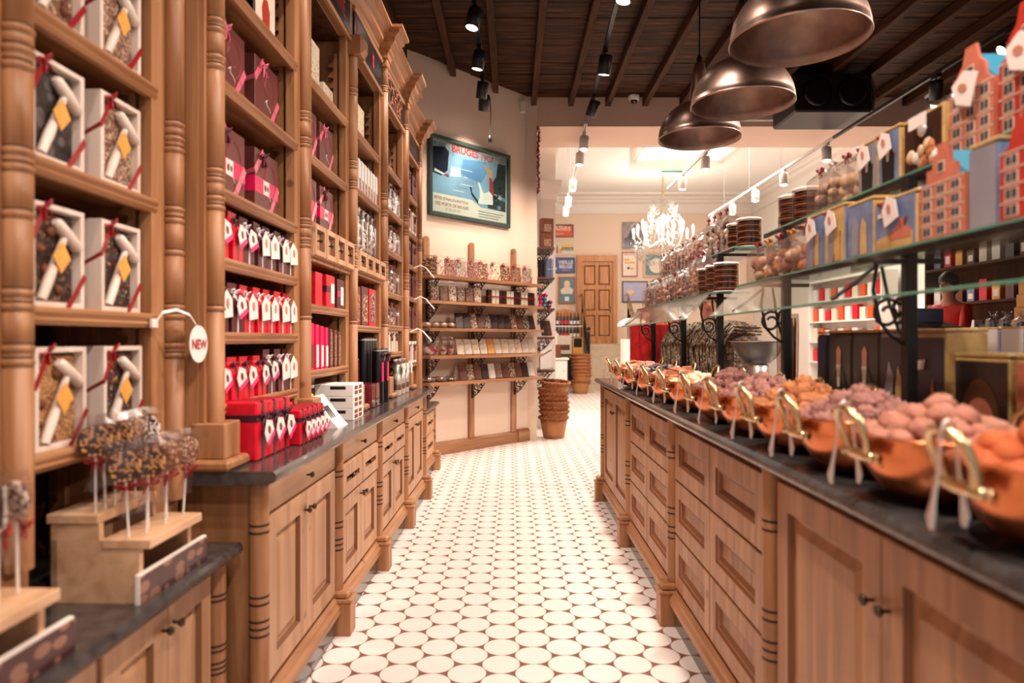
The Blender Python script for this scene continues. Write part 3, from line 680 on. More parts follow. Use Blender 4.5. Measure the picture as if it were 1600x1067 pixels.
def cello_bag(label, cat, group, loc, rz, w_, h_, d, contents, bowm='red_ribbon', seed=1, fill=.62, n=22, r=.016, tagged=False, name='cellophane_bag', scale=None):
    t = thing(name, label, cat, loc, rz, group)
    o = lump_contents(contents if isinstance(contents, str) else contents[0], w_*.9, d*.9, h_*fill, n, r, seed, None if isinstance(contents, str) else contents).build('sweets', t); stuff(o)
    m = MB().m('cello'); P = [(.92, 0), (1, .08), (1, fill), (.55, fill+.13), (.3, fill+.19), (.62, .93), (.8, 1.0)]; V = []; F = []; N = 12; random.seed(seed+5)
    for k, z in P:
        for i in range(N):
            a = 2*PI*(i+.5)/N; q = abs(math.cos(a))**.5*math.copysign(1, math.cos(a)); p = abs(math.sin(a))**.5*math.copysign(1, math.sin(a)); j = U(.92, 1.06)
            V.append((q*w_/2*k*j, p*d/2*k*j*(.5 if z > fill+.2 else 1), z*h_+U(-.006, .006)))
    for j in range(len(P)-1): F += [(j*N+i, j*N+(i+1) % N, (j+1)*N+(i+1) % N, (j+1)*N+i) for i in range(N)]
    m.add(V, F, False); m.build('cellophane_wrap', t, label='clear cellophane wrap')
    m = MB(); bow(m, 0, -d*.15, h_*(fill+.19), w_*.24, bowm); m.build('bow', t, label='satin bow')
    if tagged: hang_tag(t, .0, -d/2-.012, h_*.62, .055, 'white', .3)
    return t
def ords(k): return ORD[k]
# ---------------------------------------------------------------- nearest shelving: mallet boxes
TT = [('milk', 'crumb'), ('swirl', 'crumb'), ('hazel', 'smartie'), ('gold', 'smartie')]
desc = {'milk': 'milk chocolate', 'crumb': 'crumb-covered chocolate', 'swirl': 'dark swirled chocolate', 'hazel': 'hazelnut-studded dark chocolate', 'smartie': 'colourful bead-studded chocolate', 'gold': 'golden sprinkled chocolate'}
row = ['the top shelf in view', 'the upper shelf', 'the middle shelf', 'the shelf behind lollipops']
for r_, z in enumerate((2.113, 1.771, 1.426, 1.085)):
    for c_, s_ in enumerate((1.632, 1.888)):
        tp = TT[r_][c_]; mallet_box(tp, f'white box of {desc[tp]} with mallet, {("nearer", "farther")[c_]} one on {row[r_]}', LT(s_+(.0 if r_ < 3 else .01), -1.155, z), RL + U(-.02, .02))
# NEW wobbler
t = thing('shelf_wobbler', 'round white NEW sign on a bent plastic arm at the mallet box shelf', 'sign', LT(2.0, -1.10, 1.385), RL)
m = MB().m('paper'); m.box(-.015, .015, -.004, 0.004, 0, .026); m.build('clip', t)
m = MB().m('paper').band([(0, -.005, .015), (.01, -.02, .045), (.045, -.045, .055), (.085, -.065, .04), (.105, -.075, .01)], .01, (.3, .4, .8)); m.build('arm', t)
m = MB().m('paper').lathe([(0, 0), (.058, 0), (.058, .002), (0, .002)], 24, (.108, -.08, -.05), 'y', smooth=False); m.m('ink_red').text('NEW', .042, .108, -.0835, -.065, bold=.0012); m.build('disc', t, label='white disc lettered NEW')
# ---------------------------------------------------------------- first tall bay
X1 = -1.085
B1 = 'brown ribboned gift boxes'
choc_box('plain brown gift box with pink bow, nearer one above the pink-banded boxes', LT(2.46, X1-.03, 2.235), RL, False, B1)
choc_box('plain brown gift box with pink bow, farther one in the nearest tall bay', LT(2.81, X1-.03, 2.235), RL, False, B1)
choc_box('brown gift box with bright pink band, nearer one in the nearest tall bay', LT(2.46, X1-.03, 1.865), RL, True, B1)
choc_box('brown gift box with bright pink band, farther one in the nearest tall bay', LT(2.81, X1-.03, 1.865), RL, True, B1)
choc_box('plain brown gift box, nearer one of the second tall bay', LT(3.36, X1-.03, 2.24), RL, False, B1, .24, .25)
choc_box('plain brown gift box with wine bow, farther one of the second tall bay', LT(3.66, X1-.03, 2.24), RL, False, B1, .24, .25)
choc_box('pink-banded brown gift box over the small drawers, nearer one', LT(3.36, X1-.03, 1.915), RL, True, B1, .24, .24)
choc_box('pink-banded brown gift box over the small drawers, farther one', LT(3.66, X1-.03, 1.915), RL, True, B1, .24, .24)
mat('tin_green', (150, 176, 158), .35, var=.3, scale=10); mat('tin_cream', (226, 210, 190), .4, var=.1, scale=20); mat('tin_red', (168, 52, 40), .4); speck('tin_print', (222, 206, 178), [(176,150,120),(196,120,90),(150,140,110)], 45, .3, bump=0)
def lady(t, w_, h_, d):
    m = MB().m('tin_red'); m.prism([(-.03,.05), (.04,.05), (.045,.13), (.02,.17), (-.02,.17), (-.04,.12)], -d/2-.003, -d/2-.001); m.m('skin').ball((0,-d/2-.002,.195), .02, (1,.12,1.2), 10, 6); m.build('printed_figure', t, label='painted lady in red')
box_pack('picture_tin', 'pale green picture tin on the top shelf of the nearest tall bay', 'tin', 'tins on the top shelves', LT(2.46, X1-.03, 2.59), RL, .24, .26, .07, 'black', 'tin_green', (.06,.94,.05,.95))
box_pack('picture_tin', 'cream tin painted with a lady in red on the top shelf', 'tin', 'tins on the top shelves', LT(2.81, X1-.03, 2.59), RL, .24, .27, .07, 'black', 'tin_cream', (.06,.94,.05,.95), lady)
box_pack('picture_tin', 'tall beige patterned tin, top shelf of the second tall bay', 'tin', 'tins on the top shelves', LT(3.42, X1-.03, 2.61), RL, .27, .26, .07, 'tin_cream', 'tin_print', (.04,.96,.04,.96))
box_pack('picture_tin', 'small beige patterned tin beside the tall one, second tall bay', 'tin', 'tins on the top shelves', LT(3.72, X1-.03, 2.61), RL, .17, .12, .07, 'tin_cream', 'tin_print', (.04,.96,.06,.94))
box_pack('picture_tin', 'dark-edged beige picture tin, top shelf of the third tall bay', 'tin', 'tins on the top shelves', LT(4.36, X1-.03, 2.63), RL, .42, .25, .06, 'black', 'tin_print', (.03,.97,.04,.96))
RW = [(1.63, ['r', 'r', 'm', 'mw', 'mw', 'mw', 'mw'], 'below the pink-banded boxes'), (1.375, ['mw', 'm', 'rw', 'rw', 'rw', 'rw', 'rw'], 'on the middle bag shelf'), (1.13, ['r', 'r', 'r', 'r', 'm', 'mw', 'mw'], 'on the shelf above the wrapped boxes')]
for z, kinds, where in RW:
    for k, kd in enumerate(kinds):
        red = kd[0] == 'r'; wt = kd.endswith('w')
        hh = .155 if z == 1.13 and red else .178
        gift_bag('red_paper' if red else 'maroon', 'white_ribbon' if wt else ('wine_ribbon' if red else 'white_ribbon'), 'white' if wt else 'pink',
          f'{"red" if red else "maroon"} gift bag {"with broad white tag" if wt else "with pink-footed tag"}, {ords(k)} {where}', 'ribboned gift bags of the nearest tall bay', LT(2.33+.113*k, X1-.0+.005*(k % 2), z), RL+U(-.05, .05), .095, hh, .085)
for k in range(3): wrapped_box(f'large red wrapped gift box with plum ribbon, {("nearest", "middle", "farthest")[k]} of three on the counter', 'large red wrapped boxes', LT(2.372+.112*k, -.995, .93), RL, .109, .205-.004*k, .15, .07)
for k in range(5): wrapped_box(f'small red wrapped gift box, {("nearest", "second", "third", "fourth", "farthest")[k]} of the front row on the counter', 'small red wrapped boxes', LT(2.70+.062*k, -.935, .93), RL, .059, .142, .10, .056)
for k in range(4): wrapped_box(f'small red wrapped gift box, {("nearest", "second", "third", "farthest")[k]} of the row behind the front one', 'small red wrapped boxes', LT(2.73+.064*k, -1.05, .93), RL, .059, .15, .10, .05)
# ---------------------------------------------------------------- second tall bay goods
def cubelabel(t, w_, h_, d):
    MB().m('maroon').box(-w_/2-.001, w_/2+.001, -d/2-.001, d/2+.001, h_*.45, h_*.65).build('ribbon_band', t, label='maroon band'); MB().m('paper').box(.0, w_*.4, -d/2-.003, -d/2-.001, h_*.12, h_*.75).build('paper_label', t, label='white label')
G2 = 'red boxes below the small drawers'
cello_bag('cellophane bag of pink and brown sweets, first below the small drawers', 'sweet bag', G2, LT(3.24, X1, 1.52), RL, .10, .20, .09, ['choc_milk', 'hot_pink'], 'red_ribbon', 11, .75, 18, .018)
box_pack('red_gift_box', 'narrow red box standing below the small drawers', 'gift box', G2, LT(3.40, X1, 1.52), RL, .11, .165, .10, 'red_paper')
box_pack('red_gift_box', 'bright red cube box with maroon band and white label', 'gift box', G2, LT(3.57, X1, 1.52), RL, .15, .165, .12, 'red_paper', None, None, cubelabel)
box_pack('red_gift_box', 'maroon box with pink band, last on the shelf below the drawers', 'gift box', G2, LT(3.76, X1, 1.52), RL, .13, .16, .12, 'maroon', 'hot_pink', (0,1,.4,.6), cubelabel)
for k in range(8):
    nm = 'pink-topped' if k < 5 else 'grey-brown'
    box_pack('chocolate_bar_pack', f'{nm} upright chocolate pack, {ords(k)} of the row above the white boxes', 'chocolate pack', 'upright packs above the white boxes', LT(3.21+.081*k, X1, 1.20), RL+.12, .068, .235-.006*k, .10, 'hot_pink' if k < 5 else 'choc_box', ('choc_milk' if k < 2 else 'paper') if k < 5 else 'top_milk', (.08,.92,.05,.55) if k < 5 else (.05,.95,.05,.9))
def print_grid(t, w_, h_, d):
    m = MB().m('tag_brown')
    for i in range(2):
        for j in range(2): m.box(-w_*.38+i*w_*.4, -w_*.10+i*w_*.4, -d/2-.0015, -d/2, h_*(.14+.42*j), h_*(.44+.42*j))
    m.build('printed_panel', t, label='brown printed squares'); MB().m('black').box(-w_/2-.0015, -w_/2, -d*.3, d*.1, h_*.6, h_*.85).build('printed_stripe', t)
for k in range(3): box_pack('white_carton', f'white printed carton on the counter, {("bottom", "middle", "top")[k]} of the front stack of three', 'carton', 'white cartons on the counter', LT(3.62, -.99, .93+.062*k), RL, .22, .061, .20, 'paper', None, None, print_grid)
for k in range(3): box_pack('white_carton', f'white printed carton under the shelf, {("bottom", "middle", "top")[k]} of the rear stack of three', 'carton', 'white cartons on the counter', LT(3.50, -1.215, .93+.075*k), RL, .30, .074, .16, 'paper', None, None, print_grid)
t = thing('card_display', 'white tilted card holder with orange card beside the cartons', 'display', LT(3.28, -.93, .93), RL)
m = MB().m('paper').extr([(-.05, 0), (.06, 0), (.09, .145), (.075, .15), (-.03, .02)], -.085, .085); m.build('stand', t)
m = MB().m('amber'); m.x = Matrix.Rotation(-.55, 4, 'X'); m.box(-.07, .03, .012, .02, .10, .19); m.build('orange_card', t, label='orange card')
m = MB().m('black'); m.x = Matrix.Rotation(-.62, 4, 'X')
for k in range(3): m.box(-.06+.028*k, -.048+.028*k, -.036, -.033, .03, .10)
m.build('printed_bars', t, label='dark printed bars')
# ---------------------------------------------------------------- third tall bay goods
for k in range(9):
    box_pack('white_sweet_pack', f'white printed sweet pack, {ords(k)} from the camera on the third bay shelf', 'sweet pack', 'white packs in the third tall bay', LT(4.1+.082*k, X1, 2.28), RL+.1, .072, .20, .09, 'paper', 'top_berry', (.1,.9,.06,.4))
for k in range(6):
    cello_bag(f'clear tall bag of pale sweets, {ords(k)} in the row over the third bay drawers', 'sweet bag', 'clear bags over the third bay drawers', LT(4.1+.125*k, X1, 1.90), RL, .11, .30, .09, ['paper', 'choc_milk', 'white_wood'], 'white_ribbon', 20+k, .72, 14, .02)
box_pack('red_gift_box', 'brown and red box with ribbon below the third bay drawers', 'gift box', 'boxes below the third bay drawers', LT(4.18, X1, 1.437), RL, .16, .24, .1, 'choc_box', 'top_berry', (.1,.9,.1,.8))
box_pack('red_gift_box', 'brown box with printed front, middle one below the third bay drawers', 'gift box', 'boxes below the third bay drawers', LT(4.38, X1, 1.437), RL, .17, .25, .1, 'choc_box', 'top_nutty', (.1,.9,.1,.8))
box_pack('red_gift_box', 'red box with white rosettes, last below the third bay drawers', 'gift box', 'boxes below the third bay drawers', LT(4.6, X1, 1.437), RL, .2, .25, .1, 'red_paper', 'top_pearl', (.2,.8,.1,.9))
mat('tin_wine', (104, 30, 40), .2, var=.3, scale=30, coat=.6)
for k, (s_, z, xx) in enumerate(((4.16, .93, -.98), (4.16, 1.09, -1.08), (4.28, .93, -.98))): box_pack('wine_red_tin', ('glossy wine-red tin in front of the black bottles, lower near one', 'glossy wine-red tin standing behind and above its twin', 'glossy wine-red tin right beside the black bottles')[k], 'tin', 'wine-red tins on the counter', LT(s_, xx, z if k != 1 else .93), RL, .105, .145 if k != 1 else .30, .10, 'tin_wine', 'top_pearl', (.1,.9,.05,.35), None, .006)
for k, (s_, xx, front) in enumerate(((4.43, -1.06, 0), (4.51, -1.06, 0), (4.59, -1.06, 0), (4.67, -1.06, 0), (4.44, -.965, 1), (4.56, -.955, 1))):
    t = thing('chocolate_bottle', (f'tall black bottle tube in the rear row, {ords(k)} from the camera' if not front else f'black bottle tube with pink label, {("nearer", "farther")[k-4]} one of the front pair'), 'bottle', LT(s_, xx, .93), RL, 'black bottles on the counter')
    hh = .43 if not front else .36
    MB().m('black').lathe([(.036, 0), (.037, .004), (.037, hh-.01), (.033, hh), (0, hh)], 18).build('tube_body', t)
    MB().m('steel').lathe([(.0375, hh-.018), (.0375, hh-.010)], 18, capt=False).build('cap_ring', t)
    if front:
        MB().m('hot_pink').lathe([(.0378, .145), (.0378, .27)], 10, a0=-2.2, a1=-.4, capt=False).build('label', t, label='bright pink label')
        m = MB(); bow(m, 0, -.038, .315, .04, 'wine_ribbon'); m.build('bow', t, label='dusty pink bow')
# ---------------------------------------------------------------- fourth tall bay and far bay
t = thing('glass_dome', 'glass dome with sweets on the top shelf of the fourth tall bay', 'glass dome', LT(5.25, -1.16, 2.65), RL)
MB().m('cello').lathe([(.12, 0), (.12, .12), (.10, .19), (.05, .235), (0, .245)], 20).build('dome', t); MB().m('pine').lathe([(.13, 0), (.13, .02), (0, .02)], 20).build('base', t); stuff(lump_contents('paper', .16, .16, .09, 12, .025, 3).build('sweets', t, (0, 0, .02)))
for z, nn, hh, where in ((2.34, 4, .24, 'second shelf down'), (2.03, 4, .22, 'third shelf down'), (1.708, 4, .23, 'fourth shelf down'), (1.458, 4, .18, 'fifth shelf down')):
    for k in range(nn): cello_bag(f'red-bowed cellophane bag in the fourth tall bay, {ords(k)} on the {where}', 'sweet bag', 'small bags of the fourth tall bay', LT(5.02+.19*k, X1, z), RL, .13, hh, .10, ['paper', 'choc_milk', 'pink_ribbon'] if z < 2.3 else ['paper', 'white_wood', 'choc_milk'], 'red_ribbon', 40+k, .7, 14, .02)
def rbow(t, w_, h_, d):
    m = MB().m('wine_ribbon').box(-.008, .008, -d/2-.0015, d/2+.0015, 0, h_+.001); bow(m, 0, -d/2, h_*.75, .04, 'wine_ribbon'); m.build('ribbon_bow', t, label='wine-red ribbon')
for k in range(3): box_pack('ribboned_box', f'cream box with wine ribbon, {ords(k)} on the lowest shelf of the fourth bay', 'gift box', 'ribboned boxes of the fourth bay', LT(5.08+.2*k, X1, 1.25), RL, .16, .17, .08, 'tin_cream', None, None, rbow)
for k in range(5):
    t = thing('sweet_tube', f'clear tube of layered sweets with white tag, {ords(k)} from the camera', 'sweet tube', LT(5.05+.085*k, -.955-.01*(k % 2), .93), RL, 'clear sweet tubes on the counter')
    m = MB()
    for q, mm in enumerate(('white_wood', 'choc_milk', 'steel', 'paper', 'tin_green')): m.m(mm).lathe([(.030, .004+.04*q), (.030, .044+.04*q)], 14)
    stuff(m.build('sweets', t)); MB().m('cello').lathe([(.033, 0), (.033, .215), (.012, .235), (.03, .27)], 14, capt=False).build('tube_wall', t)
    hang_tag(t, 0, -.05, .20, .07, 'white', .9)
for k, z in enumerate((1.13, 1.45, 1.75, 2.05, 2.35, 2.7)):
    for j in range(2): box_pack('ribboned_box', f'{("cream","brown","maroon","maroon","cream","brown")[k]} ribboned box in the narrow far shelving, {("nearer","farther")[j]} one {("on the lowest shelf", "on the second shelf up", "on the third shelf up", "on the fourth shelf up", "on the fifth shelf up", "on the top shelf")[k]}', 'gift box', 'boxes of the far shelving', LT(6.2+.32*j, -1.10, z), RL, .22, .2, .07, ('paper','choc_box','maroon','maroon','tin_cream','choc_box')[k], 'top_berry' if k in (0, 4) else None, None, rbow)
for k, (s_, z) in enumerate(((6.5, 2.03), (6.5, 1.73), (6.3, 1.42))):
    t = thing('shelf_talker', f'white price card on a bent arm, {("highest", "middle", "lowest")[k]} of three at the far shelving', 'sign', LT(s_, -1.066, z), RL, 'price cards of the far shelving')
    MB().m('paper').band([(0, 0, 0), (.02, -.06, .03), (.06, -.12, .0)], .012, (0, .4, .8)).build('arm', t); MB().m('paper').band([(.04, -.11, .005), (.12, -.18, -.085)], .02, (.7, 0, .6)).build('card', t)
# ---------------------------------------------------------------- lollipop stands on the low counter
mat('panel_brown', (84, 44, 40), .3)
def ellipse_mat():
    m, n, l, b = nt('ellipses'); tc = n.new('ShaderNodeTexCoord'); v = n.new('ShaderNodeTexVoronoi'); mp = n.new('ShaderNodeMapping'); mp.inputs['Scale'].default_value = (17, 30, 30)
    l.new(tc.outputs['Object'], mp.inputs[0]); l.new(mp.outputs[0], v.inputs['Vector']); v.inputs['Randomness'].default_value = .45; v.inputs['Scale'].default_value = 1
    r = n.new('ShaderNodeValToRGB'); r.color_ramp.interpolation = 'CONSTANT'; e = r.color_ramp.elements; e[0].color = S((150, 104, 82)); e[1].color = S((74, 36, 38)); e[1].position = .5
    l.new(v.outputs['Distance'], r.inputs[0]); l.new(r.outputs[0], b.inputs['Base Color']); b.inputs['Roughness'].default_value = .25; MATS['ellipses'] = m
ellipse_mat()
def lolly_stand(label, s):
    t = thing('lollipop_stand', label, 'lollipop stand', LT(s, -1.05, .70), RL, 'stepped wooden lollipop stands'); L = .26
    m = MB().m('pine_light'); m.box(-L/2, -L/2+.018, -.10, .12, 0, .155); m.box(L/2-.018, L/2, -.10, .12, 0, .155); m.box(-L/2, L/2, .105, .12, 0, .155); m.build('frame', t)
    MB().m('pine_light').box(-L/2-.004, L/2+.004, -.13, -.01, .135, .158, .002).build('lower_step', t); MB().m('pine_light').box(-L/2-.004, L/2+.004, .0, .13, .195, .218, .002).build('upper_step', t)
    
    for x in (-L/2, L/2-.018): MB().m('pine_light').box(x, x+.018, 0, .12, .155, .195).build('riser', t)
    p = thing('price_rail', 'white-edged panel of brown ovals in front of the ' + ('farther' if s > 1.5 else 'nearer') + ' lollipop stand', 'panel', LT(s+.03, -.945, .70), RL, 'patterned panels of the lollipop stands')
    MB().m('white_paint').box(-.175, .175, -.004, .008, 0, .074, .001).build('panel', p); MB().m('ellipses').box(-.172, .175, -.006, -.004, .001, .069).build('oval_print', p, label='brown oval pattern')
lolly_stand('stepped light-wood stand full of chocolate lollipops on the low near counter', 1.79)
lolly_stand('stepped light-wood stand of lollipops at the left picture edge', 1.20)
mat('bead_gold', (206, 150, 92), .35)
def lollipop(top, label, group, loc, rz, tiltx, st=.13, r=.040):
    t = thing('chocolate_lollipop', label, 'lollipop', loc, rz, group); t.rotation_euler = (0, tiltx, rz)
    MB().m('paper').lathe([(.0028, 0), (.0028, st+.02)], 6).build('stick', t, label='white stick')
    m = MB().m('choc_dark' if top in ('gold', 'pearl') else TOPS[top]); m.lathe([(0, -.008), (r*.85, -.008), (r, -.003), (r, .003), (r*.85, .008), (0, .008)], 18, (0, 0, st+r+.008), 'y')
    if top in ('gold', 'pearl'):
        random.seed(5); m.m('bead_gold' if top == 'gold' else 'paper')
        for k in range(70):
            a = U(0, 6.28); q = r*.9*math.sqrt(U(0, 1)); m.ball((q*math.cos(a), -.009, st+r+.008+q*math.sin(a)), .0036, n=6, k=4)
    m.build('chocolate_disc', t, label='round chocolate disc with sprinkles')
    m = MB().m('cello_mid'); R_ = r*1.2; P = []; N = 12; V = []; F = []
    for z, a, b in ((st+2*r+.03, R_*.95, .006), (st+2*r+.012, R_, .012), (st+r+.01, R_*1.02, .016), (st+.012, R_*.7, .012), (st-.004, .006, .006), (st-.05, .018, .012), (st-.075, .024, .016)):
        for i in range(N):
            an = 2*PI*i/N; V.append((a*math.cos(an)*U(.95, 1.04), b*math.sin(an), z+U(-.003, .003)))
    for j in range(6): F += [(j*N+i, j*N+(i+1) % N, (j+1)*N+(i+1) % N, (j+1)*N+i) for i in range(N)]
    m.add(V, F); m.build('cellophane_wrap', t, label='clear cellophane wrap')
    m = MB(); bow(m, 0, -.008, st-.004, .024, 'red_ribbon'); m.build('bow', t, label='shiny red bow'); return t
lp = {k: lollipop(k, 'x', 'g', (0, 0, 0), 0, 0) for k in ('gold', 'crumb', 'milk', 'pearl', 'coconut')}
used = set()
def put_lolly(kind, s, out, z, ry, rz, label, grp):
    o = lp[kind]
    if kind not in used: used.add(kind)
    else: o = dup(lp[kind], (0, 0, 0), 0)
    o.location = LT(s, out, z); o.rotation_euler = (0, ry, RL+rz); o['label'] = label; o['group'] = grp
nm = {'gold': 'golden-beaded', 'crumb': 'crumb-coated', 'milk': 'milk chocolate', 'pearl': 'white-pearled', 'coconut': 'coconut'}
for k, (kd, ds, ry) in enumerate((('gold', -.115, -.05), ('gold', -.072, .03), ('gold', -.027, .0), ('milk', .018, .04), ('coconut', .066, -.03), ('crumb', .115, .08))):
    put_lolly(kd, 1.79+ds, -.985+.02*(k % 2), .858, ry, -1.05+.13*k, f'{nm[kd]} chocolate lollipop in the front row of the farther stand, {ords(k)} from the camera', 'lollipops of the farther stand')
for k, (kd, ds, ry) in enumerate((('gold', -.11, .0), ('gold', -.07, -.03), ('gold', -.03, .02), ('crumb', .02, .03), ('coconut', .065, -.02), ('pearl', .115, .02))):
    put_lolly(kd, 1.79+ds, -1.072, .918, ry, -.95+.12*k, f'{nm[kd]} chocolate lollipop in the raised back row of the farther stand, {ords(k)} from the camera', 'lollipops of the farther stand')
for k, (kd, ds, ry) in enumerate((('crumb', 0, .0), ('pearl', .055, -.02), ('coconut', .105, .04))):
    put_lolly(kd, 1.20+ds, -.985, .858, ry, .3+.4*k, f'{nm[kd]} lollipop in the front row of the nearer stand, {ords(k)} from the camera', 'lollipops of the nearer stand')
for k, (kd, ds, ry) in enumerate((('coconut', .02, .0), ('crumb', .10, -.02))):
    put_lolly(kd, 1.20+ds, -1.072, .918, ry, .4*k, f'{nm[kd]} lollipop in the back row of the nearer stand, {ords(k)} from the camera', 'lollipops of the nearer stand')
# ---------------------------------------------------------------- slanted wall: shelves, brackets, goods, poster
def scroll(mb, cx, cz, r, turns=1.3, a0=0.0, sgn=1, th=.006, x=0.0, plane='y'):
    pts = []
    for i in range(int(12*turns)+1):
        a = a0 + sgn*2*PI*i/12; rr = r*(1-.62*i/(12*turns)); u, v_ = cx+rr*math.cos(a), cz+rr*math.sin(a)
        pts.append((x, u, v_) if plane == 'y' else (u, x, v_))
    mb.tube(pts, th, 5); return mb
def bracket(name, label, group, loc, rz, d=.22, h=.20):
    t = thing(name, label, 'bracket', loc, rz, group); m = MB().m('iron'); m.box(-.012, .012, -.008, 0, -h, 0); m.build('back_plate', t); MB().m('iron').box(-.012, .012, -d, 0, -.008, 0).build('arm', t)
    m = MB().m('iron'); scroll(m, -d*.30, -h*.30, h*.22, 1.3, PI/2, 1); scroll(m, -d*.66, -h*.2, h*.15, 1.3, PI/2, 1); scroll(m, -d*.16, -h*.66, h*.14, 1.3, 0, -1); scroll(m, -d*.45, -h*.55, h*.12, 1.2, 2, 1)
    m.tube([(0, -.005, -h*.98), (0, -d*.3, -h*.78), (0, -d*.62, -h*.48), (0, -d*.96, -.01)], .006, 5); m.build('scrollwork', t); return t
SZ = [2.065, 1.78, 1.475, 1.165, .865]; zn = ['top', 'second', 'middle', 'fourth', 'bottom']
for k, z in enumerate(SZ):
    m = MB().m('pine_along').extr([(-.001, z-.03), (-.255, z-.03), (-.262, z-.034), (-.265, z-.002), (-.26, z), (-.001, z)], -1.95, -.01)
    o = m.build('wall_shelf', None, (DX, DY, 0), RD); o.location = (DX-.0+.031*.7373, DY-.031*.6757, 0)
    tag(o, f'pine wall shelf on iron brackets, {("topmost of five, with chocolate slabs", "second from top, with ribboned bars", "middle of five, with dark bars", "fourth from top, with white bars", "lowest of five, with brown bars")[k]}', 'shelf', 'shelves of the slanted wall')
b0 = None
for k, z in enumerate(SZ):
    for j, s_ in enumerate((.29, 1.055, 1.777)):
        lab = f'black scroll bracket under the {zn[k]} wall shelf, {("right", "middle", "left")[j]} one'
        if b0 is None: b0 = bracket('iron_bracket', lab, 'scroll brackets of the slanted wall', DT(s_, .031, z-.035), RD)
        else: dup(b0, DT(s_, .031, z-.035), RD, lab)
# top shelf: chocolate slabs in cellophane
def slab_pack(top, label, group, loc, rz, w_=.155, h_=.235, d=.03, ribbon=True):
    t = thing('chocolate_slab_pack', label, 'chocolate slab', loc, rz, group); t.rotation_euler = (-.10, 0, rz)
    m = MB().m(TOPS[top]); m.box(-w_/2+.008, w_/2-.008, -d/2+.006, d/2-.006, .008, h_-.03, .006)
    random.seed(3); m.m('top_nutty')
    for k in range(14): m.ball((U(-w_*.38, w_*.38), -d/2+.006, U(.02, h_-.045)), U(.006, .011), (1, .7, 1), 6, 4, .4, k)
    m.build('chocolate_slab', t); m = MB().m('cello_thin')
    P = [(-w_/2, 0), (w_/2, 0), (w_/2, h_-.04), (w_*.4, h_), (-w_*.4, h_), (-w_/2, h_-.04)]; m.prism(P, -d/2, d/2); m.build('cellophane_wrap', t, label='clear cellophane wrap')
    if ribbon:
        m = MB().m('red_ribbon').band([(w_*.12, -d/2-.002, 0), (w_/2, -d/2-.002, h_*.36)], .012, (.8, 0, -.4)); m.band([(-w_/2, -d/2-.002, h_*.66), (-w_*.18, -d/2-.002, h_)], .012, (.8, 0, -.4)); m.build('ribbon', t, label='red ribbon')
        m = MB(); bow(m, -w_*.26, -d/2, h_*.86, .026, 'red_ribbon'); m.build('bow', t, label='red bow')
    return t
SL = [1.737, 1.558, 1.387, 1.195, 1.025, .812, .627, .425, .215]; TP = ['ivory', 'berry', 'coconut', 'berry', 'nutty', 'ivory', 'nutty', 'milk', 'coconut']
for k, s_ in enumerate(SL):
    slab_pack(TP[k], f'large nut-studded chocolate slab with red ribbon, {["leftmost", "second", "third", "fourth", "fifth", "sixth", "seventh", "eighth", "rightmost"][k]} on the top wall shelf', 'large slabs on the top wall shelf', DT(s_, .19, 2.065), RD-.25)
for k in range(3): slab_pack('nutty', f'chocolate slab seen edge-on at the left end of the top wall shelf, {("first", "second", "third")[k]}', 'large slabs on the top wall shelf', DT(1.90-.035*k, .17, 2.066), RD-1.05+.05*k, .15, .225, .025, False)
for k in range(6):
    slab_pack(('nutty', 'milk', 'ivory', 'coconut', 'milk', 'ivory')[k], f'cellophane bag of {("nutty", "milk", "white", "speckled", "brown", "pale")[k]} chocolate pieces, {("leftmost", "second", "third", "fourth", "fifth", "sixth")[k]} on the second wall shelf', 'bags on the second wall shelf', DT(1.78-.135*k, .17, 1.78), RD-.2, .115, .21, .05, False)
def bar(name, mats_, label, group, loc, rx, rz, w_, h_, d, ribbon=False, haze=True):
    t = thing(name, label, 'chocolate bar', loc, rz, group); t.rotation_euler = (rx, 0, rz)
    MB().m(mats_).box(-w_/2, w_/2, -d/2, d/2, .004, h_, .004).build('bar', t)
    if haze: MB().m('cello_thin').box(-w_/2-.003, w_/2+.003, -d/2-.003, d/2+.003, 0, h_+.025).build('cellophane_wrap', t, label='clear cellophane wrap')
    if ribbon:
        m = MB().m('red_ribbon').box(-w_/2-.004, w_/2+.004, -d/2-.004, d/2+.004, h_*.5, h_*.5+.012); bow(m, 0, -d/2, h_*.52, .024, 'red_ribbon'); m.build('ribbon_bow', t, label='red ribbon with bow')
    return t
place9 = lambda k, n: f'{("leftmost", "second from the left", "third from the left", "fourth from the left", "fifth from the left", "sixth from the left", "seventh from the left", "eighth from the left", "ninth from the left", "tenth from the left", "eleventh from the left", "twelfth from the left", "thirteenth from the left")[k] if k < n-1 else "rightmost"}'
for k in range(13):
    mm = 'tin_cream' if k % 4 in (1, 2) else 'choc_dark'
    bar('ribboned_bar', mm, f'{"cream" if mm == "tin_cream" else "dark"} upright bar with red bow, {place9(k, 13)} on the second wall shelf', 'ribboned bars on the second wall shelf', DT(.93-.067*k, .19, 1.78), 0, RD-.2, .052, .17, .05, True, False)
for k in range(12):
    tp = ('choc_dark', 'choc_dark', 'top_nutty', 'choc_milk', 'top_pearl', 'choc_dark')[k % 6]
    bar('chocolate_bar', tp, f'dark chocolate bar in cellophane leaning back, {place9(k, 12)} on the middle wall shelf', 'bars on the middle wall shelf', DT(1.42-.118*k, .2, 1.475), -.42, RD-.45+.03*(k % 3), .082, .20, .022)
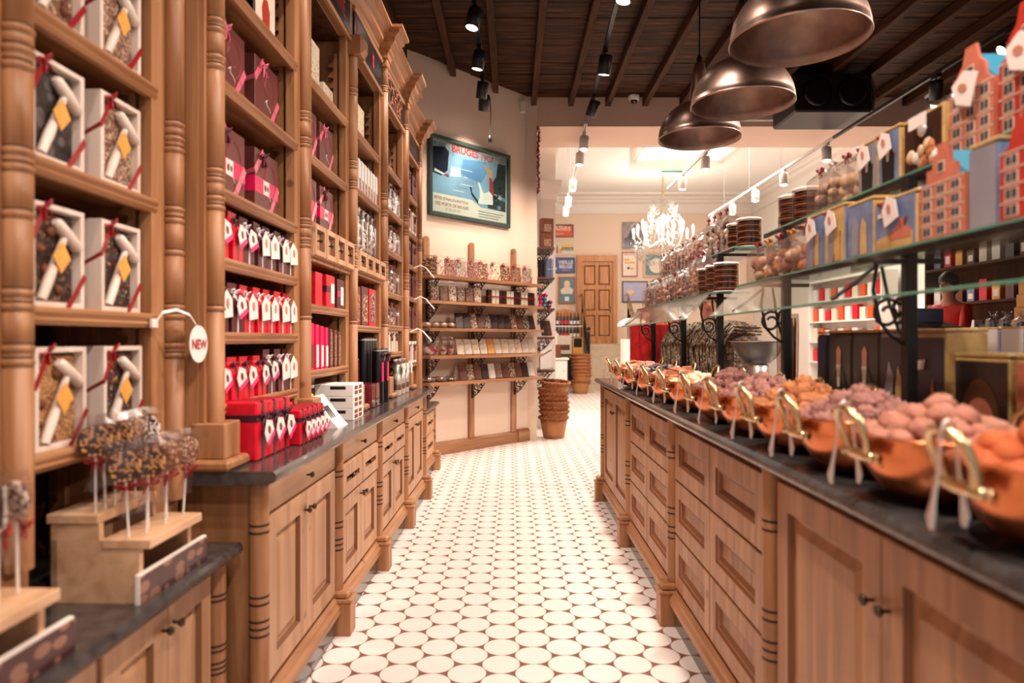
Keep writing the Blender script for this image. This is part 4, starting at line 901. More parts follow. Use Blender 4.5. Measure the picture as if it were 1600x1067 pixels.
for k in range(11):
    tp = ('top_ivory', 'tin_cream', 'top_ivory', 'tin_cream', 'top_coconut', 'tin_cream')[k % 6] if k != 4 else 'amber'
    bar('white_chocolate_bar', tp if tp != 'top_coconut' else 'tin_cream', f'white chocolate bar in cellophane leaning back, {place9(k, 11)} on the fourth wall shelf', 'bars on the fourth wall shelf', DT(1.40-.127*k, .2, 1.165), -.42, RD-.4+.03*(k % 3), .094, .20, .022)
for k in range(11):
    tp = ('choc_milk', 'top_nutty', 'choc_milk', 'choc_dark', 'paper', 'top_milk')[k % 6]
    bar('brown_chocolate_bar', tp, f'brown chocolate bar in cellophane leaning back, {place9(k, 11)} on the bottom wall shelf', 'bars on the bottom wall shelf', DT(1.36-.122*k, .2, .865), -.42, RD-.45+.03*(k % 3), .086, .20, .022)
for k in range(4):
    t = thing('wrapped_biscuit', f'pale round biscuit in cellophane, {place9(k, 4)} on the middle wall shelf', 'biscuit', DT(1.88-.12*k, .15, 1.475), RD, 'biscuits on the middle wall shelf')
    MB().m('pine_light').ball((0, 0, .035), .055, (1, .9, .6), 12, 8, .1, k).build('biscuit', t); MB().m('cello').ball((0, 0, .04), .066, (1.05, .95, .62), 10, 6, .3, k).build('cellophane_wrap', t)
for k in range(4): cello_bag(f'round cellophane bag with red label, {place9(k, 4)} on the fourth wall shelf', 'sweet bag', 'round bags on the fourth wall shelf', DT(1.86-.11*k, .16, 1.165), RD, .11, .21, .10, ['tin_cream', 'paper', 'red_paper'], 'white_ribbon', 70+k, .55, 9, .028)
for k in range(3):
    t = thing('flat_sweet_bag', f'flat crumpled cellophane bag, {place9(k, 3)} at the left of the bottom wall shelf', 'sweet bag', DT(1.86-.17*k, .16, .865), RD, 'flat bags on the bottom wall shelf')
    MB().m('top_milk').ball((0, 0, .022), .06, (1.1, .8, .34), 10, 6, .3, k).build('sweets', t); MB().m('cello_haze').ball((0, 0, .03), .078, (1.15, .9, .42), 11, 7, .7, k, 2.5).build('cellophane_wrap', t)
# poster
mat('poster_water', (134, 164, 196), .15, var=.16, scale=3)
mat('p_ship', (38, 40, 56), .2); mat('p_white', (228, 226, 222), .2, var=.08, scale=14); mat('p_sky', (170, 176, 186), .2, var=.3, scale=14); mat('p_green', (46, 58, 60), .2, var=.5, scale=16); mat('p_red', (150, 60, 62), .3); mat('p_frame', (46, 62, 58), .4, var=.2); mat('p_deep', (98, 138, 182), .2, var=.15, scale=3); mat('p_skin', (190, 150, 124), .3); mat('p_pale', (226, 216, 206), .25)
t = thing('framed_poster', 'large framed harbour poster reading BRUGES 1907 on the slanted wall', 'poster', DT(1.063, .0, 2.78), RD); W_, H_ = 1.37, .94
m = MB().m('p_frame')
for a in ((-W_/2, W_/2, 0, .05), (-W_/2, W_/2, H_-.05, H_), (-W_/2, -W_/2+.05, .05, H_-.05), (W_/2-.05, W_/2, .05, H_-.05)): m.box(a[0], a[1], -.05, 0, a[2], a[3], .006)
m.build('frame', t, label='dark green wooden frame')
m = MB().m('p_pale').box(-W_/2+.05, W_/2-.05, -.02, 0, .05, H_-.05)
def pp(mm, pts, y): m.m(mm).prism([(x-.5*W_, z) for x, z in pts][::-1], y, y+.0006)
pp('poster_water', [(.07, .27), (.07, .87), (1.30, .87), (1.30, .20), (.85, .20), (.70, .27)], -.0206)
pp('p_deep', [(.55, .74), (.50, .55), (.85, .50), (.95, .62), (.95, .78)], -.0210)
pp('p_sky', [(.07, .80), (.07, .87), (1.30, .87), (1.30, .79), (.8, .78), (.4, .80)], -.0212)
pp('p_ship', [(.07, .50), (.07, .80), (.26, .83), (.32, .78), (.30, .56), (.20, .48)], -.0214)
pp('p_white', [(.09, .52), (.30, .485), (.30, .50), (.10, .55)], -.0220); pp('p_red', [(.22, .50), (.32, .47), (.31, .52)], -.0222)
pp('p_white', [(.34, .50), (.52, .52), (.50, .60), (.36, .62)], -.0216)
pp('p_green', [(.98, .21), (1.30, .20), (1.30, .80), (1.16, .80), (1.12, .62), (1.04, .52), (1.08, .40), (.94, .34)], -.0216)
pp('p_skin', [(.93, .74), (.90, .73), (.98, .62), (1.0, .45), (1.06, .45), (1.06, .68), (1.01, .70)], -.0222); pp('p_red', [(1.0, .60), (1.0, .36), (1.09, .38), (1.05, .58)], -.0226)
pp('p_white', [(.80, .25), (.84, .24), (1.06, .26), (1.08, .36), (1.0, .42), (.90, .38), (.86, .44), (.83, .50), (.80, .50), (.83, .42), (.83, .32)], -.0230)
pp('p_ship', [(.66, .42), (.69, .43), (.70, .36), (.82, .26), (.80, .24), (.69, .33)], -.0226)
pp('p_pale', [(.07, .05), (.07, .26), (.66, .26), (.74, .20), (1.30, .18), (1.30, .05)], -.0232)
m.m('ink_red'); m.text('BRUGES', .115, -.10, -.0240, .795, sx=1.1, bold=.003); m.text('1907', .105, .27, -.0240, .785, sx=1.1, bold=.0012)
m.m('p_red'); m.text("FETES D'INAUGURATION", .048, -.325, -.0240, .2, bold=.0008); m.text('DES PORTS DE BRUGES', .052, -.315, -.0240, .135, bold=.0008); m.text('23 DE JUILLET', .04, -.30, -.0240, .085)
m.m('p_ship')
for q in range(5): m.box(-.58+.07*q, -.575+.07*q, -.0226, -.0222, .74, .875-.02*(q % 2))
for q in range(26): a = q*2.4; m.m(('p_green', 'p_ship', 'p_green', 'p_deep', 'p_sky')[q % 5]).prism([(.48+.13*math.cos(a)*((q % 7)/7)+.045*math.cos(b), .36+.15*math.sin(a)*((q % 6)/6)+.03*math.sin(b)) for b in (q, q+1.6, q+3.0, q+4.4)][::-1], -.0226-.00002*q, -.0222)
for q in range(9): m.m(('p_white', 'p_deep')[q % 2]).box(-.30+.06*(q % 5), -.12+.07*(q % 4), -.0216, -.0214, .34+.045*q, .346+.045*q)
m.m('p_ship')
for q in range(3): m.box(.12, .58-.05*q, -.0236, -.0232, .145-.032*q, .153-.032*q)
m.build('picture', t, label='harbour scene with a swan and red lettering')
MB().m('glass').box(-W_/2+.05, W_/2-.05, -.032, -.030, .05, H_-.05).build('glazing', t)
# pier side shelves
for k, z in enumerate((2.61, 2.20, 1.775, 1.385, .935)):
    tag(MB().m('shelf_dark').box(.002, .25, -.32, .32, -.03, 0, .004).build('side_shelf', None, (.335, 9.66, z)), f'small dark shelf on the pier, {("topmost of five, with brown bags", "second, with blue tins", "third, with foil balls", "fourth, with bar bundles", "lowest, with white books")[k]}', 'shelf', 'shelves of the pier')
    for j, yy in enumerate((9.36, 9.94)): dup(b0, (.336, yy, z-.031), PI/2, f'black scroll bracket of the pier shelves, {("topmost", "second", "third", "fourth", "lowest")[k]} {("near", "far")[j]} one', 'scroll brackets of the pier')
for k in range(2): box_pack('brown_paper_bag', f'brown paper bag with window on the top pier shelf, {("lower", "upper")[k]} of two stacked', 'bag', 'bags on the pier', (.475, 9.45, 2.61+.205*k), .3, .17, .20, .12, 'choc_milk', 'top_milk', (.2,.8,.1,.6))
mat('tin_slate', (96, 104, 128), .35)
for k in range(3):
    t = thing('round_tin', ('round slate-blue tin on the pier shelf, bottom of two', 'round slate-blue tin on the pier shelf, top of two', 'tall black round tin beside the slate-blue ones')[k], 'tin', ((.50, .50, .41)[k], 9.48 if k < 2 else 9.42, (2.20, 2.335, 2.20)[k]), 0, 'tins on the pier')
    r_ = .075 if k < 2 else .055; h_ = .13 if k < 2 else .24; mm = 'tin_slate' if k < 2 else 'black'
    MB().m(mm).lathe([(r_, 0), (r_, h_-.03)], 18).build('tin_body', t); MB().m(mm).lathe([(r_+.003, h_-.03), (r_+.003, h_-.003), (r_, h_), (0, h_)], 18).build('lid', t)
mat('foil_pink', (196, 50, 110), .25, metal=.5); mat('foil_plum', (104, 36, 80), .25, metal=.5); mat('foil_teal', (74, 118, 120), .25, metal=.5)
fb = {c: MB().m('foil_'+c).ball((0, 0, 0), .032, n=10, k=7).mesh('foil_ball') for c in ('pink', 'plum', 'teal')}
n_ = 0
for lay in range(4):
    for i in range(4-lay//2):
        for j in range(3-lay//2):
            c = ('pink', 'plum', 'teal', 'pink', 'plum')[(n_*7+lay) % 5]; n_ += 1
            o = bpy.data.objects.new('foil_ball', fb[c]); COL.objects.link(o); o.location = (.39+.06*j+.015*(lay % 2), 9.36+.064*i+.02*lay, 1.775+.033+.05*lay)
            tag(o, f'{c} foil-wrapped chocolate ball in the pile on the pier shelf', 'chocolate ball', 'foil balls on the pier')
for k in range(4): bar('bar_bundle', 'choc_milk' if k % 2 else 'choc_dark', f'brown bar bundle leaning on the pier shelf, {ords(k)} from the camera', 'bar bundles on the pier', (.46+.02*k, 9.38+.075*k, 1.40), -.35, .5, .10, .22, .03)
for k in range(3):
    box_pack('white_book_box', f'upright white box with wine ribbon on the lowest pier shelf, {ords(k)}', 'gift box', 'white boxes on the pier', (.46, 9.40+.09*k, .935), .25, .16, .36, .05, 'paper', None, None, lambda t, w_, h_, d: MB().m('wine_ribbon').band([(-w_/2, -d/2-.002, h_*.5), (w_/2, -d/2-.002, h_*.75)], .014, (.3, 0, -1)).build('ribbon', t, label='wine-red ribbon'))
random.seed(4); m = MB().m('red_ribbon')
for k in range(60): m.ball((U(-.012, .012), U(-.012, .012), .015*k), U(.012, .02), n=6, k=4)
tag(m.build('red_garland', None, (.352, 9.10, 3.30)), 'thin red garland hanging beside the passage at the pier edge', 'garland')
tag(MB().m('white_metal').box(-.035, .035, -.03, 0, -.08, .08, .01).build('motion_sensor', None, (.14, 9.03, 4.42)), 'small white sensor box high on the wall by the ceiling', 'sensor')
# baskets
def basket_mat():
    m, n, l, b = nt('weave'); tc = n.new('ShaderNodeTexCoord'); wv = n.new('ShaderNodeTexWave'); wv.bands_direction = 'Z'; wv.inputs['Scale'].default_value = 22; wv.inputs['Distortion'].default_value = 4; wv.inputs['Detail'].default_value = 2
    l.new(tc.outputs['Object'], wv.inputs['Vector']); r = n.new('ShaderNodeValToRGB'); r.color_ramp.elements[0].color = S((146, 82, 42)); r.color_ramp.elements[1].color = S((232, 158, 94)); l.new(wv.outputs['Fac'], r.inputs[0]); l.new(r.outputs[0], b.inputs['Base Color']); b.inputs['Roughness'].default_value = .55
    bp = n.new('ShaderNodeBump'); bp.inputs['Strength'].default_value = .8; bp.inputs['Distance'].default_value = .01; l.new(wv.outputs['Fac'], bp.inputs['Height']); l.new(bp.outputs[0], b.inputs['Normal']); MATS['weave'] = m
basket_mat()
def basket(label, group, loc, r, h):
    t = thing('wicker_basket', label, 'basket', loc, 0, group); N = 36; V = []; F = []; prof = [(r*.02, 0), (r*.70, 0), (r*.76, h*.2), (r*.86, h*.6), (r*.97, h), (r*.90, h), (r*.79, h*.55), (r*.66, .015), (r*.02, .015)]
    m = MB().m('weave'); n0 = len(m.v); m.lathe(prof, N, capt=False)
    m.v = [(x*(1+.02*math.cos(9*math.atan2(y, x))), y*(1+.02*math.cos(9*math.atan2(y, x))), z) for x, y, z in m.v]; m.build('basket_body', t)
    m = MB().m('wicker')
    for q in range(2): m.tube([((r*.96+.012*math.cos(11*a+q*PI))*math.cos(a), (r*.96+.012*math.cos(11*a+q*PI))*math.sin(a), h+.012*math.sin(11*a+q*PI)) for a in [2*PI*i/66 for i in range(66)]], .013, 5, closed=True)
    m.build('braided_rim', t); return t
bk = None
for k in range(8):
    lab = f'round wicker basket in the stack by the pier, {("bottom one", "second from the floor", "third from the floor", "fourth from the floor", "fifth from the floor", "sixth from the floor", "seventh from the floor", "tilted topmost one")[k]}'
    z = 0 if k == 0 else .02+.062*k
    if bk is None: bk = basket(lab, 'baskets stacked by the pier', (.57, 9.36, 0), .20, .28)
    else:
        o = dup(bk, (.57+U(-.012, .012), 9.36+U(-.01, .01), z), U(0, 6), lab)
        if k == 7: o.rotation_euler = (.10, -.05, 1.0); o.location.z += .03
# ---------------------------------------------------------------- right counter: copper bowls, chocolates, tongs
BY = [1.07, 1.385, 1.70, 2.02, 2.36, 2.71, 3.15, 3.54, 3.98, 4.43, 4.83]; BX = .87; BR = .158; ZC = 1.02
bn = ['nearest', 'second', 'third', 'fourth', 'fifth', 'sixth', 'seventh', 'eighth', 'ninth', 'tenth', 'farthest']
cont = ['orange cocoa truffles', 'smooth pink-brown truffles', 'rough mauve truffles', 'rough tan truffles', 'rough mauve-brown truffles', 'dusky rough truffles', 'pale nut clusters', 'milk fudge cubes', 'dark chunks', 'pink fudge cubes', 'tan brittle pieces']
def copper_bowl(label, loc):
    t = thing('copper_bowl', label, 'bowl', loc, 0, 'copper bowls on the right counter')
    MB().m('copper').lathe([(0, .002), (.055, .002), (.085, .010), (.115, .034), (.138, .068), (.150, .10), (BR, .132), (BR+.006, .136), (BR+.004, .140), (BR-.004, .138), (.146, .10), (.132, .068), (.110, .036), (.08, .015), (0, .008)], 40).build('bowl_body', t)
    for sg, nm_ in ((-1, 'handle'), (1, 'handle')):
        m = MB().m('brass'); x = sg*(BR+.004)
        m.tube([(x-sg*.006, -.062, .098), (x+sg*.004, -.04, .100), (x+sg*.008, 0, .100), (x+sg*.004, .04, .100), (x-sg*.006, .062, .098)], [.009, .012, .013, .012, .009], 8)
        m.tube([(x+sg*.004, -.038, .10), (x+sg*.012, -.046, .135), (x+sg*.026, -.044, .168), (x+sg*.034, -.022, .186), (x+sg*.036, 0, .191), (x+sg*.034, .022, .186), (x+sg*.026, .044, .168), (x+sg*.012, .046, .135), (x+sg*.004, .038, .10)], [.010, .009, .009, .0095, .010, .0095, .009, .009, .010], 8)
        for y in (-.05, .05): m.ball((x+sg*.006, y, .099), .0105, n=8, k=6)
        m.build(nm_, t, label='cast brass handle')
    return t
def tongs_obj(label, loc, rz):
    t = thing('serving_tongs', label, 'tongs', loc, rz, 'tongs hung on the bowl handles'); m = MB().m('steel')
    for sg in (-1, 1):
        P = [(0, 0, .0), (sg*.008, 0, -.004), (sg*.013, 0, -.02), (sg*.018, 0, -.08), (sg*.026, 0, -.125), (sg*.030, 0, -.150), (sg*.028, 0, -.168)]
        MB().m('steel').tube(P, [.003, .0034, .0034, .0034, .006, .0105, .006], 6, flat=.45).build('arm', t)
    return t
b_ = tg = None
for k, y in enumerate(BY):
    lab = f'copper bowl with brass handles heaped with {cont[k]}, {bn[k]} of the row'
    if b_ is None: b_ = copper_bowl(lab, (BX, y, ZC))
    else: dup(b_, (BX, y, ZC), 0, lab)
    lt = f'steel tongs hanging over the brass handle of the {bn[k]} copper bowl'
    lx, ly = BX-BR-.036, y+.012*(k % 3-1)
    if tg is None: tg = tongs_obj(lt, (lx, ly, ZC+.206), .15)
    else: dup(tg, (lx, ly, ZC+.206), .1+U(-.25, .25), lt)
mat('t_orange', (196, 98, 50), .75, var=.12, scale=30, bump=.3, bscale=120); mat('t_rose', (182, 122, 102), .8, var=.12, scale=30, bump=.3, bscale=120); mat('t_mauve', (158, 108, 98), .85, var=.16, scale=40, bump=.6, bscale=90)
mat('t_tan', (184, 116, 72), .85, var=.18, scale=40, bump=.6, bscale=90); mat('t_dusk', (134, 88, 78), .85, var=.18, scale=40, bump=.6, bscale=90); mat('t_pale', (232, 198, 162), .7, var=.15, scale=50); mat('t_milk', (166, 98, 68), .5, var=.1); mat('t_dark', (66, 46, 46), .4, var=.2); mat('t_foil', (176, 164, 168), .3, metal=.6); mat('t_pink', (204, 150, 126), .55, var=.1); mat('t_brit', (190, 120, 66), .5, var=.25, scale=50)
def tmesh(kind, sd):
    m = MB()
    if kind in ('t_orange', 't_rose'): m.m(kind).ball((0,0,0), .026, (1.1, 1, .9), 16, 11, .28, sd, 1.5)
    elif kind in ('t_mauve', 't_tan', 't_dusk'): m.m(kind).ball((0,0,0), .026, (1.05, 1, .92), 22, 15, .55, sd, 3.4)
    elif kind == 't_pale': m.m(kind).ball((0,0,0), .019, (1.1, .8, .7), 10, 7, .5, sd, 2)
    elif kind == 't_brit': m.m(kind).box(-.026, .026, -.02, .02, -.008, .008, .004)
    elif kind in ('t_dark', 't_foil'): m.m(kind).box(-.03, .03, -.022, .022, -.016, .016, .004)
    else: m.m(kind).box(-.028, .028, -.022, .022, -.018, .018, .003)
    return m.mesh('chocolate_piece')
names = {'t_orange': ('cocoa_truffle', 'truffle'), 't_rose': ('cocoa_truffle', 'truffle'), 't_mauve': ('rough_truffle', 'truffle'), 't_tan': ('rough_truffle', 'truffle'), 't_dusk': ('rough_truffle', 'truffle'), 't_pale': ('nut_cluster', 'nut cluster'), 't_milk': ('fudge_cube', 'fudge'), 't_dark': ('chocolate_chunk', 'chocolate'), 't_foil': ('chocolate_chunk', 'chocolate'), 't_pink': ('fudge_cube', 'fudge'), 't_brit': ('brittle_piece', 'brittle')}
kk = ['t_orange', 't_rose', 't_mauve', 't_tan', 't_mauve', 't_dusk', 't_pale', 't_milk', 't_dark', 't_pink', 't_brit']
one = ['orange cocoa-dusted truffle', 'smooth pink-brown truffle', 'rough mauve truffle', 'rough tan truffle', 'rough mauve-brown truffle', 'dusky rough truffle', 'pale nut cluster', 'milk fudge cube', 'dark chocolate chunk', 'pink fudge cube', 'tan brittle piece']
for k, y in enumerate(BY):
    kd = kk[k]; ms = [tmesh(kd, k*5+j) for j in range(4)]; fm = tmesh('t_foil', 1) if kd == 't_dark' else None; random.seed(100+k)
    round_ = kd in ('t_orange', 't_rose', 't_mauve', 't_tan', 't_dusk')
    # layers of a heap: ring radius, height, count
    LAY = [(.125, .128, 15), (.088, .150, 10), (.047, .172, 6), (0.0, .190, 1)] if round_ else [(.115, .128, 11), (.075, .146, 8), (.034, .162, 4)]
    for rr, zz, nn in LAY:
        for i in range(nn):
            a = 2*PI*(i+.5*(nn % 2))/nn + U(-.08, .08); r_ = rr+U(-.006, .006)
            me = fm if (fm and (i*3+nn) % 4 == 0) else random.choice(ms)
            o = bpy.data.objects.new(names[kd][0], me); COL.objects.link(o)
            o.location = (BX+r_*math.cos(a), y+r_*math.sin(a), ZC+zz+U(-.005, .006)); s_ = U(.9, 1.12)
            o.scale = (s_, s_, s_); o.rotation_euler = (U(-.6, .6), U(-.6, .6), U(0, 6.28)) if round_ else (U(-.35, .35), U(-.35, .35), U(0, 6.28))
            tag(o, f'{one[k]} in the heap of the {bn[k]} copper bowl' if me is not fm else 'grey foil-like chocolate chunk in the heap of the ninth copper bowl', names[kd][1], f'{one[k]} pieces in the {bn[k]} bowl')
    # filling under the visible layer
    o = MB().m(kd).lathe([(.07, .02), (.10, .035), (.128, .07), (.140, .105), (.12, .115), (.085, .132), (.04, .15), (0, .16)], 24).build('bowl_filling', None, (BX, y, ZC)); tag(o, f'inner filling of {cont[k]} under the top pieces of the {bn[k]} bowl', 'sweets', kind='stuff')
# ---------------------------------------------------------------- iron racks with glass shelves
ZL, ZU = 1.585, 1.815
def rack(label, y0, y1, posts):
    t = thing('iron_display_rack', label, 'display rack', (1.1, (y0+y1)/2, ZC), 0, 'iron display racks'); yc = (y0+y1)/2
    for y in posts: MB().m('iron').box(-.016, .016, -.016, .016, 0, ZU-ZC-.012, .003).build('post', t, (0, y-yc, 0))
    for z, xa, xb in ((ZL-ZC-.012, -.10, .09), (ZU-ZC-.012, .01, .23)):
        for y in posts: MB().m('iron').box(xa, xb, -.008, .008, z-.014, z).build('arm', t, (0, y-yc, 0))
    for z, x in ((ZL-ZC-.006, -.098), (ZU-ZC-.006, .022)): MB().m('iron').box(x-.005, x+.005, y0-yc, y1-yc, z-.012, z+.004).build('front_rail', t)
    for y in posts:
        m = MB().m('iron'); z = ZL-ZC
        m.tube([(-.09, 0, z-.03), (-.15, 0, z-.08), (-.215, 0, z-.125)], .006, 5)
        sc_ = [(-.06+(.044-.028*i/16)*math.cos(PI*.2+i*.52), 0, z-.165+(.044-.028*i/16)*math.sin(PI*.2+i*.52)) for i in range(17)]; m.tube(sc_, .0055, 5)
        m.tube([(-.012, 0, z-.25), (-.05, 0, z-.225), (-.08, 0, z-.19), (-.10, 0, z-.10), (-.09, 0, z-.03)], .0055, 5)
        sc_ = [(0, .055+(.042-.026*i/16)*math.cos(-PI*.3-i*.5), z-.15+(.042-.026*i/16)*math.sin(-PI*.3-i*.5)) for i in range(17)]; m.tube(sc_, .0055, 5)
        m.tube([(0, .012, z-.24), (0, .05, z-.21), (0, .10, z-.13), (0, .14, z-.02)], .0055, 5)
        m.build('scroll', t, (0, y-yc, 0))
    return t
rack('farther black iron rack with scrolls carrying the glass shelves of nut bags', 3.46, 5.44, [5.31, 4.38, 3.61])
rack('nearer black iron rack with scrolls carrying the glass shelves of picture tins', .55, 3.03, [2.74, 1.89, 1.04])
def sheet(name, label, group, y0, y1, x0, x1, z, cat='glass shelf'):
    t = thing(name, label, cat, ((x0+x1)/2, (y0+y1)/2, z), 0, group); a, b = (x1-x0)/2, (y1-y0)/2
    MB().m('glass').box(-a, a, -b, b, -.004, .004).build('pane', t); m = MB().m('glass_edge'); m.box(-a-.002, -a, -b, b, -.004, .004); m.box(-a, a, -b-.002, -b, -.004, .004); m.build('polished_edge', t, label='green glass edge'); return t
for nm_, y0, y1 in (('farther', 3.44, 5.46), ('nearer', .5, 3.03)):
    sheet('glass_shelf', f'lower glass shelf of the {nm_} iron rack', 'glass shelves', y0, y1, 1.0, 1.20, ZL)
    sheet('glass_shelf', f'upper glass shelf of the {nm_} iron rack', 'glass shelves', y0, y1, 1.12, 1.34, ZU)
    t = thing('glass_guard', f'slanted glass guard below the shelf of the {nm_} iron rack', 'glass guard', (.94, (y0+y1)/2, 1.52), 0, 'slanted glass guards')
    b = (y1-y0)/2; m = MB().m('glass')
    dx, dz = .062, .066
    V = [(-dx, -b, -dz), (dx, -b, dz), (dx, b, dz), (-dx, b, -dz)]; m.add(V + [(x+.005, yy, z-.005) for x, yy, z in V], [(0,1,2,3), (7,6,5,4), (0,4,5,1), (2,6,7,3)]); m.build('pane', t)
    m = MB().m('glass_edge'); m.tube([(-dx+.002, -b, -dz-.003), (-dx+.002, b, -dz-.003)], .0042, 5); m.build('polished_edge', t, label='green glass edge')
# goods on the glass shelves
ZLt, ZUt = ZL+.005, ZU+.005
NUT = [['t_dusk', 't_pale', 't_mauve'], ['t_tan', 'choc_milk', 't_pale'], ['t_mauve', 'choc_dark', 't_pink']]
for k in range(12): cello_bag(f'small cellophane bag of nuts on the lower far glass shelf, {ords(11-k)} from the camera', 'sweet bag', 'nut bags on the lower glass shelf', (1.085, 5.36-.112*k, ZLt), RR+U(-.1, .1), .10, .205, .12, NUT[k % 3], 'paper' if k % 4 else 'red_ribbon', 120+k, .68, 26, .015)
for k in range(12): cello_bag(f'small cellophane bag of nuts on the upper far glass shelf, {ords(11-k)} from the camera', 'sweet bag', 'nut bags on the upper glass shelf', (1.215, 5.36-.098*k, ZUt), RR+U(-.1, .1), .09, .215, .12, NUT[(k+1) % 3], 'paper' if k % 3 else 'red_ribbon', 140+k, .68, 26, .015)
for k in range(3): cello_bag(f'tall cellophane bag with big red bow on the lower glass shelf, {("farthest", "middle", "nearest")[k]} of three', 'sweet bag', 'tall bow bags', (1.085, 4.03-.11*k, ZLt), RR, .10, .26, .09, ['t_pink', 'paper', 't_tan'], 'red_ribbon', 160+k, .72, 16, .018)
for k in range(4): cello_bag(f'tall cellophane bag with red bow on the upper glass shelf, {("farthest", "second farthest", "third farthest", "nearest")[k]} of four', 'sweet bag', 'tall bow bags', (1.215, 4.15-.115*k, ZUt), RR, .10, .27, .09, ['choc_dark', 't_tan', 'paper'], 'red_ribbon', 170+k, .72, 16, .018)
mat('thins', (70, 40, 26), .5, var=.4, scale=40)
def tub(label, loc):
    t = thing('biscuit_tub', label, 'tub', loc, 0, 'clear tubs of chocolate thins'); m = MB(); random.seed(int(loc[1]*100))
    for k in range(13): m.m(('choc_dark', 't_tan', 'choc_milk')[k % 3]).lathe([(0, 0), (.054, 0), (.054, .006), (0, .007)], 14, (U(-.004, .004), U(-.004, .004), .004+.0102*k))
    stuff(m.build('chocolate_thins', t)); MB().m('tub_plastic').lathe([(.062, 0), (.062, .142)], 20, capt=False).build('tub_wall', t); m = MB().m('paper'); m.lathe([(.064, .14), (.064, .146), (.060, .148)], 20, capt=False); m.build('rim', t); MB().m('paper').lathe([(.064, 0), (.064, .004)], 20).build('base_ring', t); return t
for k, y in enumerate((3.77, 3.61, 3.36)): tub(f'clear round tub of brown chocolate thins on the lower glass shelf, {("farthest", "middle", "nearest")[k]} of three', (1.085 if k < 2 else 1.088, y if k < 2 else 3.47, ZLt))
for k, y in enumerate((3.66, 3.50, 2.95, 2.80)): tub(f'clear round tub of brown chocolate thins on the upper glass shelf, {("farthest", "second farthest", "third farthest", "nearest")[k]} of four', (1.215, y, ZUt))
TRF = [['t_tan', 't_mauve', 't_pale'], ['t_pale', 't_dusk', 'paper']]
for k in range(5): cello_bag(f'cellophane bag of round truffles on the lower near glass shelf, {("farthest", "second farthest", "middle", "second nearest", "nearest")[k]} of five', 'truffle bag', 'truffle bags on the glass shelves', (1.09, 2.955-.118*k, ZLt), RR+.1, .112, .18, .13, TRF[0], 'amber' if k % 2 else 'red_ribbon', 180+k, .72, 16, .026)
for k in range(4): cello_bag(f'cellophane bag of pale truffles on the upper near glass shelf, {("farthest", "second farthest", "second nearest", "nearest")[k]} of four', 'truffle bag', 'truffle bags on the glass shelves', (1.225, 2.66-.105*k, ZUt), RR+.1, .10, .20, .13, TRF[1], 'paper' if k % 2 else 'red_ribbon', 190+k, .72, 16, .026)
mat('tin_blue', (116, 132, 166), .3, var=.3, scale=16); mat('tin_grey', (150, 148, 158), .3, var=.15); mat('tin_gold', (204, 168, 108), .35, var=.2, scale=20); mat('tin_brick', (190, 58, 44), .35, var=.12, scale=30); mat('tin_salmon', (204, 118, 94), .35, var=.12, scale=30); mat('roof_blue', (70, 150, 184), .3, var=.1); mat('win_dark', (72, 66, 76), .25); mat('tin_dark', (36, 30, 34), .25, var=.3, scale=20); mat('tin_brown', (92, 58, 40), .3, var=.35, scale=24)
def ptin(label, group, loc, w_, h_, d, body, face, motif=None, tagged=False, rz=RR):
    t = thing('picture_tin', label, 'tin', loc, rz, group); MB().m(body).box(-w_/2, w_/2, -d/2, d/2, 0, h_-.012, .005).build('tin_body', t); MB().m('tin_gold').box(-w_/2-.001, w_/2+.001, -d/2-.001, d/2+.001, h_-.010, h_, .003).build('lid', t)
    m = MB().m(face).box(-w_*.48, w_*.48, -d/2-.0012, -d/2, h_*.02, h_*.93); y = -d/2-.0024
    yy = [y]
    def pl(mm, pts): yy[0] -= .0007; m.m(mm).prism([(a*w_, b*h_) for a, b in pts][::-1], yy[0], yy[0]+.0006)
    if motif == 'figure': pl('black', [(-.28,.06), (.28,.06), (.30,.5), (.12,.66), (-.12,.66), (-.30,.5)]); pl('skin', [(-.09,.66), (.09,.66), (.10,.80), (0,.85), (-.10,.80)]); pl('paper', [(-.05,.44), (.05,.44), (.09,.66), (-.09,.66)])
    if motif == 'scene': pl('tin_gold', [(-.44,.05), (.44,.05), (.44,.30), (.1,.36), (-.44,.26)]); pl('tin_salmon', [(-.1,.2), (.40,.2), (.40,.36), (.24,.40), (.16,.62), (.06,.40), (-.1,.34)]); pl('paper', [(-.40,.66), (-.1,.68), (-.05,.76), (-.38,.74)])
    if motif == 'couple': pl('tin_grey', [(-.30,.06), (-.05,.06), (-.02,.6), (-.18,.72), (-.30,.5)]); pl('tin_gold', [(.04,.06), (.30,.06), (.28,.55), (.14,.68), (.06,.5)])
    if motif == 'oval':
        m.m('tin_brown').prism([(.34*w_*math.cos(a), (.44+.34*math.sin(a))*h_) for a in [2*PI*i/20 for i in range(20)]][::-1], y, y+.001)
        m.m('tin_salmon').prism([(.26*w_*math.cos(a), (.40+.22*math.sin(a))*h_) for a in [2*PI*i/20 for i in range(20)]][::-1], y-.001, y)
    m.build('printed_picture', t)
    if tagged:
        m = MB().m('red_ribbon').band([(-.06*w_, -d/2-.003, 0), (.30*w_, -d/2-.003, h_*.55)], .012, (.9, 0, -.3)); bow(m, -.22*w_, -d/2, h_*.86, .026, 'red_ribbon'); m.build('ribbon_bow', t, label='dark red ribbon and bow'); hang_tag(t, .02*w_, -d/2-.016, h_*.72, .062, 'white', .3)
    return t
PT = 'picture tins on the glass shelves'
ptin('blue picture tin with ribbon and tag beside the truffle bags, lower glass shelf', PT, (1.09, 2.345, ZLt), .13, .19, .10, 'tin_blue', 'tin_blue', 'couple', True)
ptin('blue and gold picture tin with ribbon, second from the truffle bags, lower shelf', PT, (1.09, 2.20, ZLt), .135, .19, .10, 'tin_blue', 'tin_gold', 'couple', True)
